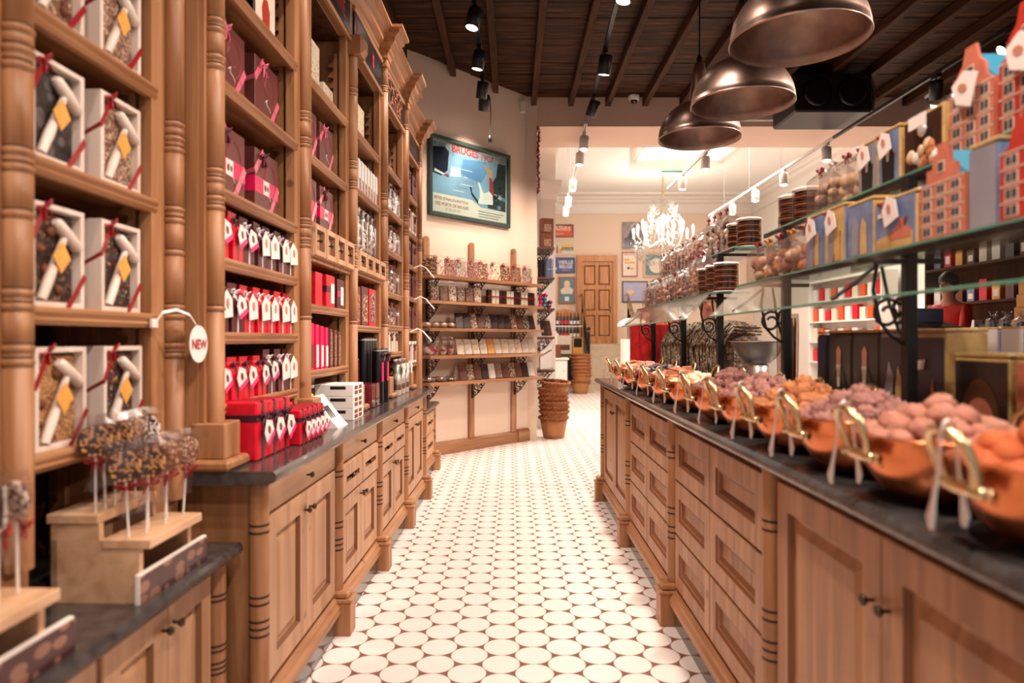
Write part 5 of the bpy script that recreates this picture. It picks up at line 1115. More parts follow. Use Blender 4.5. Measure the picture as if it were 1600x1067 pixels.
ptin('untagged blue picture tin in golden frame on the lower glass shelf', PT, (1.09, 2.04, ZLt), .15, .175, .10, 'tin_gold', 'tin_blue', 'couple')
ptin('wide landscape picture tin with white tag and red ribbon on the lower glass shelf', PT, (1.09, 1.855, ZLt), .20, .15, .10, 'tin_gold', 'tin_blue', 'scene', True)
ptin('picture tin of a figure in black, farther one on the upper glass shelf', PT, (1.215, 2.245, ZUt), .115, .18, .09, 'tin_gold', 'tin_grey', 'figure', True)
ptin('picture tin of a black-coated figure, nearer one on the upper glass shelf', PT, (1.215, 2.12, ZUt), .115, .185, .09, 'tin_gold', 'tin_blue', 'figure', True)
def shells(t, w_, h_, d):
    m = MB(); random.seed(9)
    for k in range(14): m.m(('t_pale', 't_pink', 'paper', 't_tan')[k % 4]).ball((U(-w_*.36, w_*.36), -d/2, U(.03, h_-.04)), U(.016, .024), (1, .5, 1), 10, 6, .2, k)
    m.m('paper').box(-.02, .06, -d/2-.03, -d/2-.026, h_*.72, h_*.92); stuff(m.build('shell_chocolates', t))
box_pack('assorted_box', 'box of assorted pale shell chocolates beside the tall tins on the upper shelf', 'chocolate box', PT, (1.215, 1.945, ZUt), RR, .19, .175, .09, 'tin_gold', 'choc_dark', (.04,.96,.05,.95), shells)
for k in range(3):
    t = thing('silver_topped_tin', f'slim grey tin with silver lid behind the figure tins, {("farthest", "middle", "nearest")[k]} of three', 'tin', (1.30, 2.10-.10*k, ZUt), 0, 'slim grey tins'); MB().m('tin_grey').lathe([(.036, 0), (.036, .21), (.03, .225)], 16).build('tin_body', t); MB().m('chrome').lathe([(.034, .215), (.037, .22), (.037, .24), (.03, .245), (0, .246)], 16).build('lid', t)
def house(label, loc, w_, h_, d, wall, roof, rows, tagged=False, bell=False):
    t = thing('house_tin', label, 'house-shaped tin', loc, RR, 'house-shaped tins on the glass shelves'); hb = h_*.62
    MB().m(wall).box(-w_/2, w_/2, -d/2+.006, d/2, 0, hb, .002).build('tin_body', t)
    m = MB().m(roof); m.prism([(-w_*.5, hb), (w_*.5, hb), (0, h_*.93)], -d/2+.008, d/2); m.build('roof', t, label='blue roof')
    m = MB().m(wall)
    if bell: P = [(-.5,0), (.5,0), (.5,.60), (.36,.66), (.32,.78), (.18,.86), (.12,1.0), (-.12,1.0), (-.18,.86), (-.32,.78), (-.36,.66), (-.5,.60)]
    else: P = [(-.5,0), (.5,0), (.5,.62), (.34,.62), (.34,.76), (.2,.76), (.2,.9), (.1,.9), (.1,1.0), (-.1,1.0), (-.1,.9), (-.2,.9), (-.2,.76), (-.34,.76), (-.34,.62), (-.5,.62)]
    m.prism([(a*w_, b*h_) for a, b in P][::-1], -d/2, -d/2+.008)
    for r_ in range(rows):
        z = h_*(.06+.56*r_/rows); m.m('tin_cream').box(-w_*.5, w_*.5, -d/2-.0012, -d/2, z+h_*.56/rows*.86, z+h_*.56/rows*.93)
        for c in range(3):
            x = (-.32+.32*c)*w_; m.m('tin_cream').box(x-w_*.10, x+w_*.10, -d/2-.001, -d/2, z, z+h_*.56/rows*.72); m.m('win_dark')
            for q in (-1, 1): m.box(x+q*w_*.045-w_*.035, x+q*w_*.045+w_*.035, -d/2-.002, -d/2-.001, z+.004, z+h_*.56/rows*.66)
    m.m('tin_cream').box(-w_*.08, w_*.08, -d/2-.001, -d/2, h_*.70, h_*.82); m.m('win_dark').box(-w_*.06, w_*.06, -d/2-.002, -d/2-.001, h_*.715, h_*.805)
    m.build('printed_facade', t, label='printed brick facade with windows')
    if tagged:
        m = MB(); bow(m, -.1*w_, -d/2, h_*.68, .03, 'red_ribbon'); m.build('bow', t); hang_tag(t, .05*w_, -d/2-.02, h_*.60, .075, 'white', 1.2)
    return t
house('salmon gabled house tin beside the landscape tin on the lower glass shelf', (1.09, 1.655, ZLt), .17, .235, .10, 'tin_salmon', 'roof_blue', 4)
ptin('tall blue-grey tin standing between the two house tins on the lower shelf', PT, (1.09, 1.515, ZLt), .09, .20, .09, 'tin_blue', 'tin_grey', None)
house('large red brick house tin nearest the right edge on the lower glass shelf', (1.09, 1.36, ZLt), .19, .25, .10, 'tin_brick', 'roof_blue', 4, False, True)
house('red brick house tin beyond the large one at the picture edge, lower shelf', (1.09, 1.16, ZLt), .18, .24, .10, 'tin_brick', 'roof_blue', 4)
house('salmon house tin with blue roof and white tag on the upper glass shelf, farther one', (1.215, 1.735, ZUt), .165, .275, .10, 'tin_salmon', 'roof_blue', 4, True, True)
house('tall red house tin at the top right on the upper glass shelf', (1.215, 1.545, ZUt), .175, .30, .10, 'tin_brick', 'roof_blue', 4, True, True)
house('orange-red house tin nearest the camera on the upper glass shelf', (1.215, 1.35, ZUt), .175, .28, .10, 'tin_salmon', 'roof_blue', 4)
# tins standing on the worktop behind the bowls
PB = 'tins standing behind the bowls'
for k, (y, w_, h_, b, f_, mo, lab) in enumerate(((2.60, .07, .36, 'navy', 'navy', None, 'narrow dark blue tin, farthest of the row behind the bowls'), (2.46, .17, .362, 'black', 'tin_dark', 'figure', 'black tin with a dark figure, second of the row behind the bowls'), (2.28, .165, .362, 'black', 'tin_dark', 'figure', 'black tin with a man in dark coat, third of the row behind the bowls'), (2.105, .165, .362, 'tin_grey', 'tin_dark', 'couple', 'dark tin with silver edges behind the bowls'), (1.935, .15, .36, 'tin_gold', 'navy', 'scene', 'gold and blue map-like tin beside the iron post'), (1.72, .20, .295, 'tin_gold', 'tin_dark', 'oval', 'dark brown tin with golden edge behind the nearest bowls'), (1.48, .24, .295, 'tin_gold', 'tin_salmon', 'oval', 'wide cream tin with brown oval behind the nearest bowls'), (1.23, .22, .295, 'tin_brown', 'tin_brown', None, 'brown tin at the right edge behind the nearest bowl'))):
    ptin(lab, PB, (1.24, y, ZC), w_, h_, .12, b, f_, mo)
# behind the counter: scale, strands, red bag, back bench
t = thing('steel_scale_bowl', 'shallow steel bowl on a scale behind the copper bowls', 'scale', (1.27, 3.52, ZC), 0)
MB().m('black_metal').box(-.10, .10, -.10, .10, 0, .13, .01).build('scale_base', t); MB().m('steel').lathe([(.05, .13), (.05, .2), (.02, .21)], 16).build('column', t); MB().m('steel').lathe([(.0, .205), (.06, .207), (.10, .25), (.135, .315), (.15, .32), (.13, .312), (.095, .255), (.0, .213)], 28).build('weighing_bowl', t)
random.seed(21); speck('strand', (150, 124, 104), [(198, 176, 154), (104, 82, 68)], 60, .5)
m = MB().m('strand')
m.box(-.10, .14, -.68, .68, 0, .36, .05)
for k in range(230):
    y = U(-.72, .72); h0 = U(.36, .44); b = U(.03, .12)
    m.tube([(U(.0, .1), y+U(-.06, .06), h0-.01), (-.07, y+U(-.03, .03), h0), (-.115-b*.4, y+U(-.03, .03), h0-.10), (-.12-b*.3, y+U(-.05, .05), U(.05, .2))], U(.004, .008), 4)
tag(m.build('chocolate_strand_heap', None, (1.30, 4.52, ZC)), 'long heap of grey-brown hanging chocolate strands behind the bowls', 'sweets', kind='stuff')
t = thing('red_bag', 'bright red bag standing at the far end of the right counter', 'bag', (1.16, 5.52, ZC), .0); mat('red_cloth', (190, 8, 14), .6, var=.15, scale=6); m = MB().m('red_cloth')
m.box(-.20, .20, -.05, .05, 0, .455, .012); m.build('bag_body', t); MB().m('red_cloth').tube([(-.08, 0, .45), (-.07, 0, .50), (.07, 0, .50), (.08, 0, .45)], .006, 5).build('handle', t)
tag(MB().m('paper').box(-.09, .09, -.05, .05, 0, .38, .004).build('white_bag', None, (1.42, 5.30, ZC), .2), 'white paper bag standing right of the red bag', 'bag')
t = thing('back_bench', 'dark wooden bench behind the counter carrying lilac tins', 'bench', (1.86, 2.3, 0), 0); MB().m('pine_dark').box(-.2, .2, -1.3, 1.0, 0, 1.24).build('body', t); MB().m('pine_along').box(-.22, .22, -1.32, 1.02, 1.24, 1.28).build('top', t)
mat('tin_lilac', (176, 172, 204), .35, var=.12, scale=20); mat('tin_sky', (140, 186, 236), .35, var=.15, scale=20)
for k in range(7): ptin(f'{"pale blue" if k < 3 else "lilac"} upright tin on the bench behind the counter, {("farthest", "second", "third", "fourth", "fifth", "sixth", "nearest")[k]} of seven', 'lilac and blue tins on the bench', (1.80, 3.02-.125*k, 1.28), .11, .115, .09, 'tin_lilac' if k > 2 else 'tin_sky', 'paper' if k > 2 else 'tin_sky', None)
t = thing('jar_of_sticks', 'clear jar of brown chocolate sticks beside the steel scale', 'jar', (1.30, 3.22, ZC), 0); m = MB().m('choc_milk'); random.seed(3)
for k in range(30): a = U(0, 6.28); r_ = U(0, .035); m.tube([(r_*math.cos(a), r_*math.sin(a), .01), (1.1*r_*math.cos(a), 1.1*r_*math.sin(a), U(.38, .43))], .004, 4)
stuff(m.build('chocolate_sticks', t)); MB().m('tub_plastic').lathe([(.045, 0), (.05, .40), (.048, .45)], 16, capt=False).build('jar_wall', t)
# ---------------------------------------------------------------- track lights
def track(label, p0, p1, m_):
    d = Vector(p1)-Vector(p0); m = MB().m(m_).box(0, d.length, -.017, .017, -.018, .018); m.m('black_metal').box(0.01, d.length-.01, -.006, .006, -.0185, -.017)
    o = m.build('light_track', None, p0); o.rotation_euler = (0, -math.asin(d.z/d.length), math.atan2(d.y, d.x)); return tag(o, label, 'light track')
def spot(label, loc, aim, m_, power=SPOT_W, on=True, size=95, group='track spotlights'):
    t = thing('track_spotlight', label, 'spotlight', loc, 0, group); d = (Vector(aim)-Vector(loc)).normalized(); q = (-d).to_track_quat('Z', 'Y')
    MB().m(m_).box(-.02, .02, -.05, .05, -.03, .0).build('adapter', t); MB().m(m_).tube([(0, 0, -.03), (0, 0, -.085)], .007, 6).build('stem', t)
    b = MB().m(m_).lathe([(.052, -.10), (.062, -.095), (.062, .07), (.055, .078), (0, .078)], 20, capt=False).build('lamp_body', t, (0, 0, -.13)); b.rotation_mode = 'QUATERNION'; b.rotation_quaternion = q
    f_ = MB().m('lamp_face' if on else 'black').lathe([(0, -.094), (.052, -.094)], 20, capt=False).build('lamp_face', b, label='glowing lamp face' if on else None)
    if on:
        l = bpy.data.lights.new('spot', 'SPOT'); l.energy = power; l.color = WARM; l.spot_size = math.radians(size); l.spot_blend = .8; l.shadow_soft_size = .05
        o = bpy.data.objects.new('spot', l); COL.objects.link(o); o.parent = b; o.location = (0, 0, -.11)
    return t
track('long black light track over the left cabinets, under the beams', (-.32, -2.5, 4.42), (-.32, 8.0, 4.2), 'black_metal')
LZ = lambda y: 4.42-.21*(y+2.5)/10.5
lab = ['nearest', 'second', 'third']
for k, y in enumerate((.2, 1.0, 2.4, 3.2, 4.6)):
    rt = k in (1, 3)
    spot(f'added black spotlight above the picture on the left track, {ords(k)}, turned to the {"right" if rt else "left"} side', (-.32, y, LZ(y)-.02), (1.1, y+.9, 1.75) if rt else (-1.3, y+.7, 1.0), 'black_metal', SPOT_W*1.5 if rt else LEFT_W, size=62 if rt else 95)  # unseen lamps added on the left track to light cabinets and right-hand goods
for k, y in enumerate((5.78, 6.6, 7.35)): spot(f'black track spotlight over the left cabinets, {("nearest in view with a glowing face", "middle of the lit three", "farthest of the lit three")[k]}', (-.32, y, LZ(y)-.05), (-1.0+.1*k, y-.4+.7*k, 1.0), 'black_metal', LEFT_W)
spot('black spotlight at the end of the left track turned to the slanted wall poster', (-.32, 7.8, LZ(7.8)-.02), (-.45, 8.4, 3.0), 'black_metal', SPOT_W*.6)
t = thing('pendant_socket', 'black cord with an empty lamp socket hanging at the track end', 'lamp socket', (-.26, 8.02, 4.2)); MB().m('black').tube([(0, 0, 0), (.01, 0, -.2), (0, 0, -.46)], .006, 6).build('cord', t); MB().m('black').lathe([(.012, -.46), (.022, -.48), (.026, -.53), (.02, -.535)], 10).build('socket', t)
track('black light track over the aisle running to the passage', (.62, -2.5, 4.08), (.935, 8.6, 4.08), 'black_metal')
track('white light track running through the passage into the bright back room', (.935, 8.6, 4.08), (1.12, 13.9, 4.08), 'white_metal')
XB = lambda y: .62+.0284*(y+2.5)
for k, y in enumerate((-.6, .8, 2.2, 3.6)): spot(f'added black track spotlight out of view over the aisle, {ords(k)}', (XB(y), y, 4.06), ((-.55, .1, -.5, .1)[k], y+1.2, .4), 'black_metal', SPOT_W)  # unseen lamps added along the aisle track to brighten floor and fronts
for k, y in enumerate((5.03, 6.4, 7.6)): spot(f'black track spotlight over the aisle, {("nearest at the top edge", "middle one", "farthest under the passage beam")[k]}', (XB(y), y, 4.06), ((.2, .5, -.4)[k], y-.2+1.0*k, .3), 'black_metal', SPOT_W)
wl = ['nearest below the passage beam', 'second', 'third', 'fourth', 'farthest']
for k, y in enumerate((8.95, 9.75, 11.4, 12.75, 13.7)): spot(f'white track spotlight on the left track of the back room, {wl[k]}', (XB(y), y, 4.06), (XB(y)-.25, y-.5, 0), 'white_metal', SPOT_W*.36, group='white spotlights of the left back track')
track('short white light track beside the crystal chandelier', (2.72, 9.4, 3.98), (2.72, 11.9, 3.98), 'white_metal')
for k, y in enumerate((9.6, 10.9)): spot(f'white spotlight beside the chandelier, {("nearer", "farther")[k]} of two', (2.72, y, 3.97), (2.75, y+.1, 0), 'white_metal', SPOT_W*.36, group='spotlights beside the chandelier')
track('long black track along the right wall above the display shelves', (4.1, -2, 3.92), (4.1, 8.7, 3.92), 'black_metal')
track('long white track above the right displays in the back room', (4.1, 8.7, 3.92), (4.1, 14.2, 3.92), 'white_metal')
for k, y in enumerate((.6, 2.4, 4.2, 5.6)): spot(f'added black spotlight {"out of view over" if k < 3 else "hidden behind"} the right displays, {ords(k)}', (4.1, y, 3.9), (1.1, y+.3, 1.72), 'black_metal', SPOT_W*1.35)  # lamps added out of sight on the right track to light the displays
spot('unlit black spotlight on the right track by the dome camera', (4.1, 6.6, 3.9), (4.6, 7.4, 2), 'black_metal', on=False)
for k, y in enumerate((8.9, 10.3, 11.5, 12.7, 13.9)): spot(f'white spotlight on the long right track of the back room, {("nearest", "second", "third", "fourth", "farthest")[k]}', (4.1, y, 3.9), (3.9, y-.5, 0), 'white_metal', SPOT_W*.36, group='white spotlights of the right back track')
rr = MB().m('steel').tube([(0, 0, 0), (0, 0, 1.32)], .006, 5)
for k, (x, y) in enumerate(((1.0, 10.6), (1.03, 11.5), (1.07, 12.5), (1.11, 13.6), (4.1, 10.4), (4.1, 11.8), (4.1, 13.2), (2.72, 11.6))):
    z = 4.1 if k < 4 else (3.94 if k < 7 else 4.0); o = MB().m('tin_grey').tube([(0, 0, 0), (0, 0, 5.42-z)], .004, 5).build('track_rod', None, (x, y, z)); tag(o, f'thin steel rod holding the {("left", "left", "left", "left", "right", "right", "right", "middle")[k]} white track, {("nearest", "second", "third", "farthest", "nearest", "middle", "farthest", "only")[k]} one', 'rod', 'rods of the white tracks')
# copper pendant lamps
def pendant(label, loc, D, tall):
    t = thing('pendant_lamp', label, 'pendant lamp', loc, 0, 'copper dome pendant lamps'); r = D/2; P = []
    for i in range(13): a = PI/2*i/12; P.append((r*math.cos(a)*1.0 if i < 12 else 0.001, r*.92*math.sin(a)))
    P = [p for p in P if p[0] > .075]; zt = P[-1][1]
    MB().m('copper_aged').lathe([(r*1.0, -.012), (r*1.015, -.006), (r*1.012, 0)]+P+[(.078, zt+.02)], 48, capt=False).build('dome', t)
    MB().m('copper_inside').lathe([(r*1.0, -.012), (r*.985, 0)]+[(p[0]*.985, p[1]*.985) for p in P]+[(0, zt)], 48, capt=False).build('inner_shade', t)
    MB().m('copper_aged').lathe([(.085, zt+.015), (.082, zt+.05), (.06, zt+.05+tall*.6), (.04, zt+.05+tall), (0, zt+.06+tall)], 24).build('neck', t)
    MB().m('knob_metal').lathe([(.022, zt+.05+tall), (.022, zt+.09+tall), (.012, zt+.12+tall), (0, zt+.12+tall)], 10).build('swivel', t)
    MB().m('black').tube([(0, 0, zt+.1+tall), (0, 0, 4.58-loc[2])], .006, 6).build('suspension_cable', t)
    return t
pendant('large copper dome pendant lamp nearest the camera at the top edge', (1.41, 3.36, 2.825), .65, .28)
pendant('middle copper dome pendant lamp of the three in a row', (1.50, 4.45, 2.885), .65, .30)
pendant('farthest copper dome pendant lamp above the passage view', (1.51, 5.5, 2.97), .65, .26)
for k, (x, y) in enumerate(((1.62, 9.1), (5.5, 9.0))):
    t = thing('dome_camera', ('white dome camera under the beams near the pendant lamps', 'white dome camera on the right beside the unlit spotlight')[k], 'camera', (x, y-.03, (4.58, 4.58)[k])); MB().m('white_metal').lathe([(.075, 0), (.07, -.05), (.06, -.06)], 16).build('housing', t); MB().m('black').ball((0, 0, -.055), .05, n=12, k=8).build('lens_dome', t)
t = thing('ceiling_air_unit', 'black air unit hung under the beams behind the pendant lamps', 'air unit', (3.75, 8.3, 4.0)); MB().m('black_metal').box(-.45, .45, -.35, .35, 0, .46, .02).build('housing', t)
for q in (-1, 1): MB().m('black').lathe([(.15, 0), (.17, .02), (.14, .03), (.05, .01), (0, .02)], 20, (q*.2, -.355, .23), 'y').build('fan', t)
MB().m('chrome').tube([(.46, -.3, .4), (.50, -.3, .2), (.47, -.3, .02)], .022, 8).build('silver_hose', t)
tag(MB().m('white_paint').box(-.5, .5, -.06, .0, -.05, .05).build('vent_grille', None, (3.5, 9.15, 4.32)), 'white vent strip on the passage beam below the black air unit', 'vent')
# ---------------------------------------------------------------- back room
t = thing('skylight', 'white framed glass skylight box under the back room ceiling', 'skylight', (3.45, 13.4, 5.06)); m = MB().m('white_paint')
m.box(-.96, 1.0, .95, 1.05, -.14, .42); m.box(-.96, 1.0, -1.0, -.9, 0, .42); m.box(-.96, -.86, -.9, .95, 0, .42); m.box(.9, 1.0, -.9, .95, 0, .42); m.build('frame', t); MB().m('lit_glass').box(-.86, .9, -.9, .95, .06, .08).build('glass_panel', t)
mat('exit_green', (20, 130, 84), .4, emit=.8)
t = thing('exit_sign', 'green emergency exit sign hanging above the chandelier', 'sign', (3.45, 14.7, 5.0)); MB().m('exit_green').box(-.24, .22, -.02, .02, -.06, .1).build('sign_board', t); m = MB().m('paper'); m.prism([(-.16, .06), (-.08, -.03), (0, .06), (-.05, .06), (-.08, .02), (-.11, .06)][::-1], -.022, -.02); m.box(.06, .1, -.022, -.02, 0, .07); m.box(.12, .18, -.022, -.02, -.02, .05); m.build('pictogram', t, label='white arrow and figure'); MB().m('steel').tube([(0, 0, .1), (0, 0, .5)], .006, 5).build('rod', t)
t = thing('crystal_chandelier', 'large crystal chandelier with glowing candle bulbs in the back room', 'chandelier', (3.58, 16.2, 3.42)); random.seed(8)
MB().m('brass').tube([(0, 0, 1.35), (0, 0, 2.0)], .022, 6).build('chain', t); MB().m('white_paint').lathe([(.02, 1.80), (.05, 1.86), (.13, 1.95), (.15, 2.0)], 16).build('ceiling_rose', t); MB().m('crystal').lathe([(.02, -.15), (.06, 0), (.03, .2), (.09, .35), (.04, .6), (.10, .8), (.03, 1.0), (.05, 1.2), (.02, 1.36)], 14).build('stem', t)
for k in range(16):
    a = 2*PI*k/16; r = .70 if k % 2 else .48; z = .36 if k % 2 else .52; ca, sa = math.cos(a), math.sin(a)
    MB().m('crystal').tube([(.05*ca, .05*sa, .3), (.3*ca, .3*sa, .12), (r*.8*ca, r*.8*sa, .16), (r*ca, r*sa, z-.02)], .014, 6).build('arm', t)
    MB().m('candle').lathe([(.018, z), (.018, z+.12), (.03, z+.15), (.026, z+.2), (0, z+.26)], 8, (r*ca, r*sa, 0)).build('candle_bulb', t, label='glowing candle bulb')
m = MB().m('crystal')
def drop(x, y, z, s): m.add([(x, y, z+s), (x+s*.6, y, z), (x, y+s*.6, z), (x-s*.6, y, z), (x, y-s*.6, z), (x, y, z-s*1.4)], [(0,1,2), (0,2,3), (0,3,4), (0,4,1), (5,2,1), (5,3,2), (5,4,3), (5,1,4)])
for k in range(1300):
    q = k/1300; a = U(0, 6.28)
    if q < .6: z = U(-.30, .22); r = .76*math.sqrt(max(0, 1-((.22-z)/.58)**2))*U(.85, 1.03)
    elif q < .8: z = U(.85, 1.22); r = .36*U(.7, 1.0)*(1 if z < 1.1 else .7)
    else: z = U(.3, .9); r = U(.2, .42)
    drop(r*math.cos(a), r*math.sin(a), z, U(.014, .028))
stuff(m.build('crystal_drops', t))
l = bpy.data.lights.new('chandelier_glow', 'POINT'); l.energy = 120; l.color = (1, .9, .76); l.shadow_soft_size = .4; o = bpy.data.objects.new('chandelier_glow', l); COL.objects.link(o); o.parent = t; o.location = (0, 0, .75)
YB = 19.79
def picture(name, label, cat, x, z, w_, h_, frame, bg, draw=None, fw=.05, sc_=1.0, grp='framed pictures of the back wall'):
    t = thing(name, label, cat, (x, YB, z), 0, grp); m = MB().m(frame)
    for a in ((-w_/2, w_/2, 0, fw), (-w_/2, w_/2, h_-fw, h_), (-w_/2, -w_/2+fw, fw, h_-fw), (w_/2-fw, w_/2, fw, h_-fw)): m.box(a[0], a[1], -.04, 0, a[2], a[3])
    m.build('frame', t); m = MB().m(bg).box(-w_/2+fw, w_/2-fw, -.02, 0, fw, h_-fw)
    if draw: draw(m)
    m.build('picture', t); t.scale = (sc_, 1, sc_); return t
mat('s_orange', (222, 84, 40), .4); mat('s_blue', (60, 84, 150), .4); mat('s_yellow', (232, 186, 84), .4); mat('s_teal', (84, 128, 140), .4); mat('s_frame', (168, 96, 48), .5); mat('s_grey', (150, 136, 134), .5, var=.3, scale=6)
def d1(m): m.m('paper').text('ra Alliés', .27, -.02, -.023, .22); m.text('eau gazeuse', .08, 0, -.023, .10)
picture('enamel_sign', 'orange sign lettered Alliés at the top left of the back wall', 'sign', 1.33, 4.30, 1.02, .42, 'black', 's_orange', d1, .03, .88)
def d2(m):
    m.m('s_yellow').box(-.10, .42, -.023, -.02, .20, .46); m.m('black').box(-.08, .44, -.026, -.023, .18, .32); m.m('paper').text('Speciale', .14, .18, -.028, .2); m.m('wicker').box(-.32, -.24, -.023, -.02, .06, .34); m.box(-.30, -.26, -.023, -.02, .34, .44); m.m('amber').box(-.2, -.06, -.023, -.02, .06, .26)
picture('beer_sign', 'pale sign with beer bottle and glass, below the orange sign', 'sign', 1.49, 3.80, .92, .52, 'white_paint', 'tin_cream', d2, .02, .65)
def d3(m):
    m.m('paper').text('VIEILLE', .21, .1, -.023, .42, bold=.004); m.text('BELGE', .21, .1, -.023, .23, bold=.004); m.m('amber').text('genièvre', .1, .12, -.023, .12); m.m('black').box(-.42, -.30, -.024, -.02, .07, .42); m.box(-.385, -.335, -.024, -.02, .42, .58); m.m('paper').box(-.41, -.31, -.026, -.024, .14, .27)
picture('enamel_sign', 'blue sign lettered VIEILLE BELGE with a bottle, left of the door', 'sign', 1.49, 3.26, 1.02, .70, 'black', 's_blue', d3, .04, .65)
def d4(m):
    m.m('t_pale').ball((0, -.02, .72), .12, (1, .1, 1.2), 12, 8); m.m('tin_cream').prism([(-.2, .36), (.2, .36), (.24, .52), (.1, .62), (-.1, .62), (-.24, .5)][::-1], -.024, -.02); m.m('paper').box(-.08, .08, -.024, -.02, .1, .26)
picture('framed_picture', 'teal picture of a pale figure in an orange-brown frame, left of the door', 'picture', 1.59, 2.38, .62, 1.0, 's_frame', 's_teal', d4, .05, .78)
picture('enamel_sign', 'narrow bright pink sign half hidden by the white pillar', 'sign', 1.17, 2.83, .14, .42, 'hot_pink', 'hot_pink', None, .02)
picture('enamel_sign', 'small blue and orange sign below the pink one', 'sign', 1.18, 2.36, .16, .42, 's_blue', 's_orange', None, .06)
def d6(m): m.m('p_ship').prism([(-.36, .08), (.3, .08), (.3, .4), (0, .5), (-.1, .75), (-.2, .5), (-.36, .42)][::-1], -.024, -.02); m.m('paper').lathe([(.16, 0), (.19, 0)], 20, (.12, -.024, .86), 'y', capt=False)
picture('framed_picture', 'grey photograph with a round emblem right of the door top', 'picture', 3.5, 3.96, .86, 1.08, 's_grey', 's_grey', d6, .03, .72)
def d7(m):
    m.m('ink_red').text('BISCUITS', .12, 0, -.024, .94)
    for k in range(6): m.m('amber').ball((-.18+.12*(k % 4), -.02, .62+.12*(k//4)), .06, (1, .1, .8), 8, 5)
    m.m('black').ball((-.06, -.02, .38), .06, (1, .1, 1), 8, 5); m.m('amber').ball((.1, -.02, .36), .08, (1, .1, .7), 8, 5)
picture('framed_picture', 'cream poster with red border right of the door', 'poster', 3.41, 3.16, .68, 1.08, 'tin_red', 'tin_cream', d7, .04, .66)
picture('framed_picture', 'blue picture in a wide light wooden frame beside the cream poster', 'picture', 4.12, 3.14, .95, 1.05, 'pine_light', 's_teal', lambda m: m.m('tin_cream').lathe([(0, 0), (.30, 0), (.32, .002)], 24, (.1, -.024, .5), 'y', smooth=False), .09, .68)
picture('framed_picture', 'lilac picture in a black frame right of the door', 'picture', 3.56, 2.42, 1.12, .92, 'black', 'tin_lilac', lambda m: m.m('t_pale').ball((-.2, -.02, .42), .2, (1, .08, .6), 10, 6), .04, .66)
# door with frame
t = thing('door_1', 'pine panelled door with steel lever at the top of the stairs', 'door', (2.46, 19.79, 1.22), 0); t['kind'] = 'structure'
m = MB().m('door_pine'); m.box(-.58, -.46, -.09, 0, 0, 2.38); m.box(.46, .58, -.09, 0, 0, 2.38); m.box(-.58, .58, -.09, 0, 2.38, 2.56); m.build('door_frame', t)
m = MB().m('door_pine').box(-.46, .46, -.02, 0, 0, 2.38)
for i in range(3):
    for j in range(2):
        x0 = -.38+.42*j; z0 = .22+.74*i; h_ = .62 if i < 2 else .58
        m.loops(x0, x0+.34, z0, z0+h_, [(0, -.0203, None), (.015, -.04, 'door_pine'), (.04, -.03, 'groove'), (.06, -.024, 'door_pine'), (.065, -.024, 'door_pine')])
m.build('door_leaf', t); m = MB().m('chrome'); m.tube([(.38, -.02, 1.02), (.38, -.07, 1.02), (.26, -.07, 1.02)], .012, 6); m.box(.36, .40, -.03, -.02, .9, 1.08); m.build('door_handle', t)
# stairs and landing
mat('stone_step', (206, 180, 154), .6, var=.08, scale=8)
for k in range(7): slab('stair_step', 'stone_step', 1.98, 3.25, 17.7+.27*k, 19.8, .174*k, .174*(k+1))
slab('stair_foot', 'stone_step', 1.62, 2.05, 17.2, 17.75, 0, .19)
t = thing('iron_railing', 'black wrought iron stair railing left of the door', 'railing', (1.98, 17.6, 0), 0); m = MB().m('iron'); MB().m('iron').tube([(.0, 0, .19), (0, 0, 1.55)], .035, 8).build('newel_post', t); MB().m('iron').ball((0, 0, 1.62), .05, n=8, k=6).build('finial', t)
MB().m('brass').tube([(0, 0, 1.5), (0, 1.75, 2.62), (0, 2.1, 2.62)], .03, 6).build('handrail', t)
for k in range(7): y = .25*(k+1); m.tube([(0, y, .2+.64*y), (.0, y, 1.45+.64*y)], .012, 5); m.tube([(0, y-.1+.08*math.cos(a), .9+.64*y+.18*math.sin(a)) for a in [i*.7 for i in range(10)]], .014, 4)
m.build('balusters', t)
t = dup(t, (3.28, 17.6, 0), 0, 'black wrought iron stair railing right of the door, behind the red bag')
# wine rack and low units
t = thing('wine_rack', 'glass-fronted wine rack with two rows of bottles left of the stairs', 'rack', (1.5, 18.9, 0)); MB().m('pine').box(-.55, .45, -.3, .3, 0, .9).build('base', t); MB().m('stone').box(-.55, .46, -.32, .3, .9, .95).build('top', t)
for z in (1.37, 1.72): MB().m('white_metal').box(-.5, .42, -.2, .2, z-.03, z).build('shelf', t)
for x in (-.52, .42): MB().m('pine').box(x, x+.04, -.2, .2, .95, 2.08).build('upright', t)
MB().m('black').box(-.2, .3, -.315, -.3, .1, .85).build('opening_shade', t)  # black sheet on the base, standing in for a shaded opening
MB().m('door_pine').prism([(-.5, 1.95), (.42, 1.95), (.3, 2.12), (-.04, 2.2), (-.4, 2.12)][::-1], .14, .2).build('crest', t)
def bottle(label, loc, foil):
    t = thing('wine_bottle', label, 'bottle', loc, 0, 'wine bottles of the rack'); MB().m('black').lathe([(.038, 0), (.04, .01), (.04, .2), (.015, .28), (.015, .36), (.0, .36)], 12).build('bottle_body', t); MB().m(foil).lathe([(.0165, .29), (.0165, .365), (0, .366)], 10).build('foil_cap', t, label='coloured foil cap'); MB().m('paper' if foil != 'ink_red' else 'red_paper').lathe([(.041, .05), (.041, .14)], 8, a0=-2.6, a1=-.5, capt=False).build('label', t); return t
bt = {}
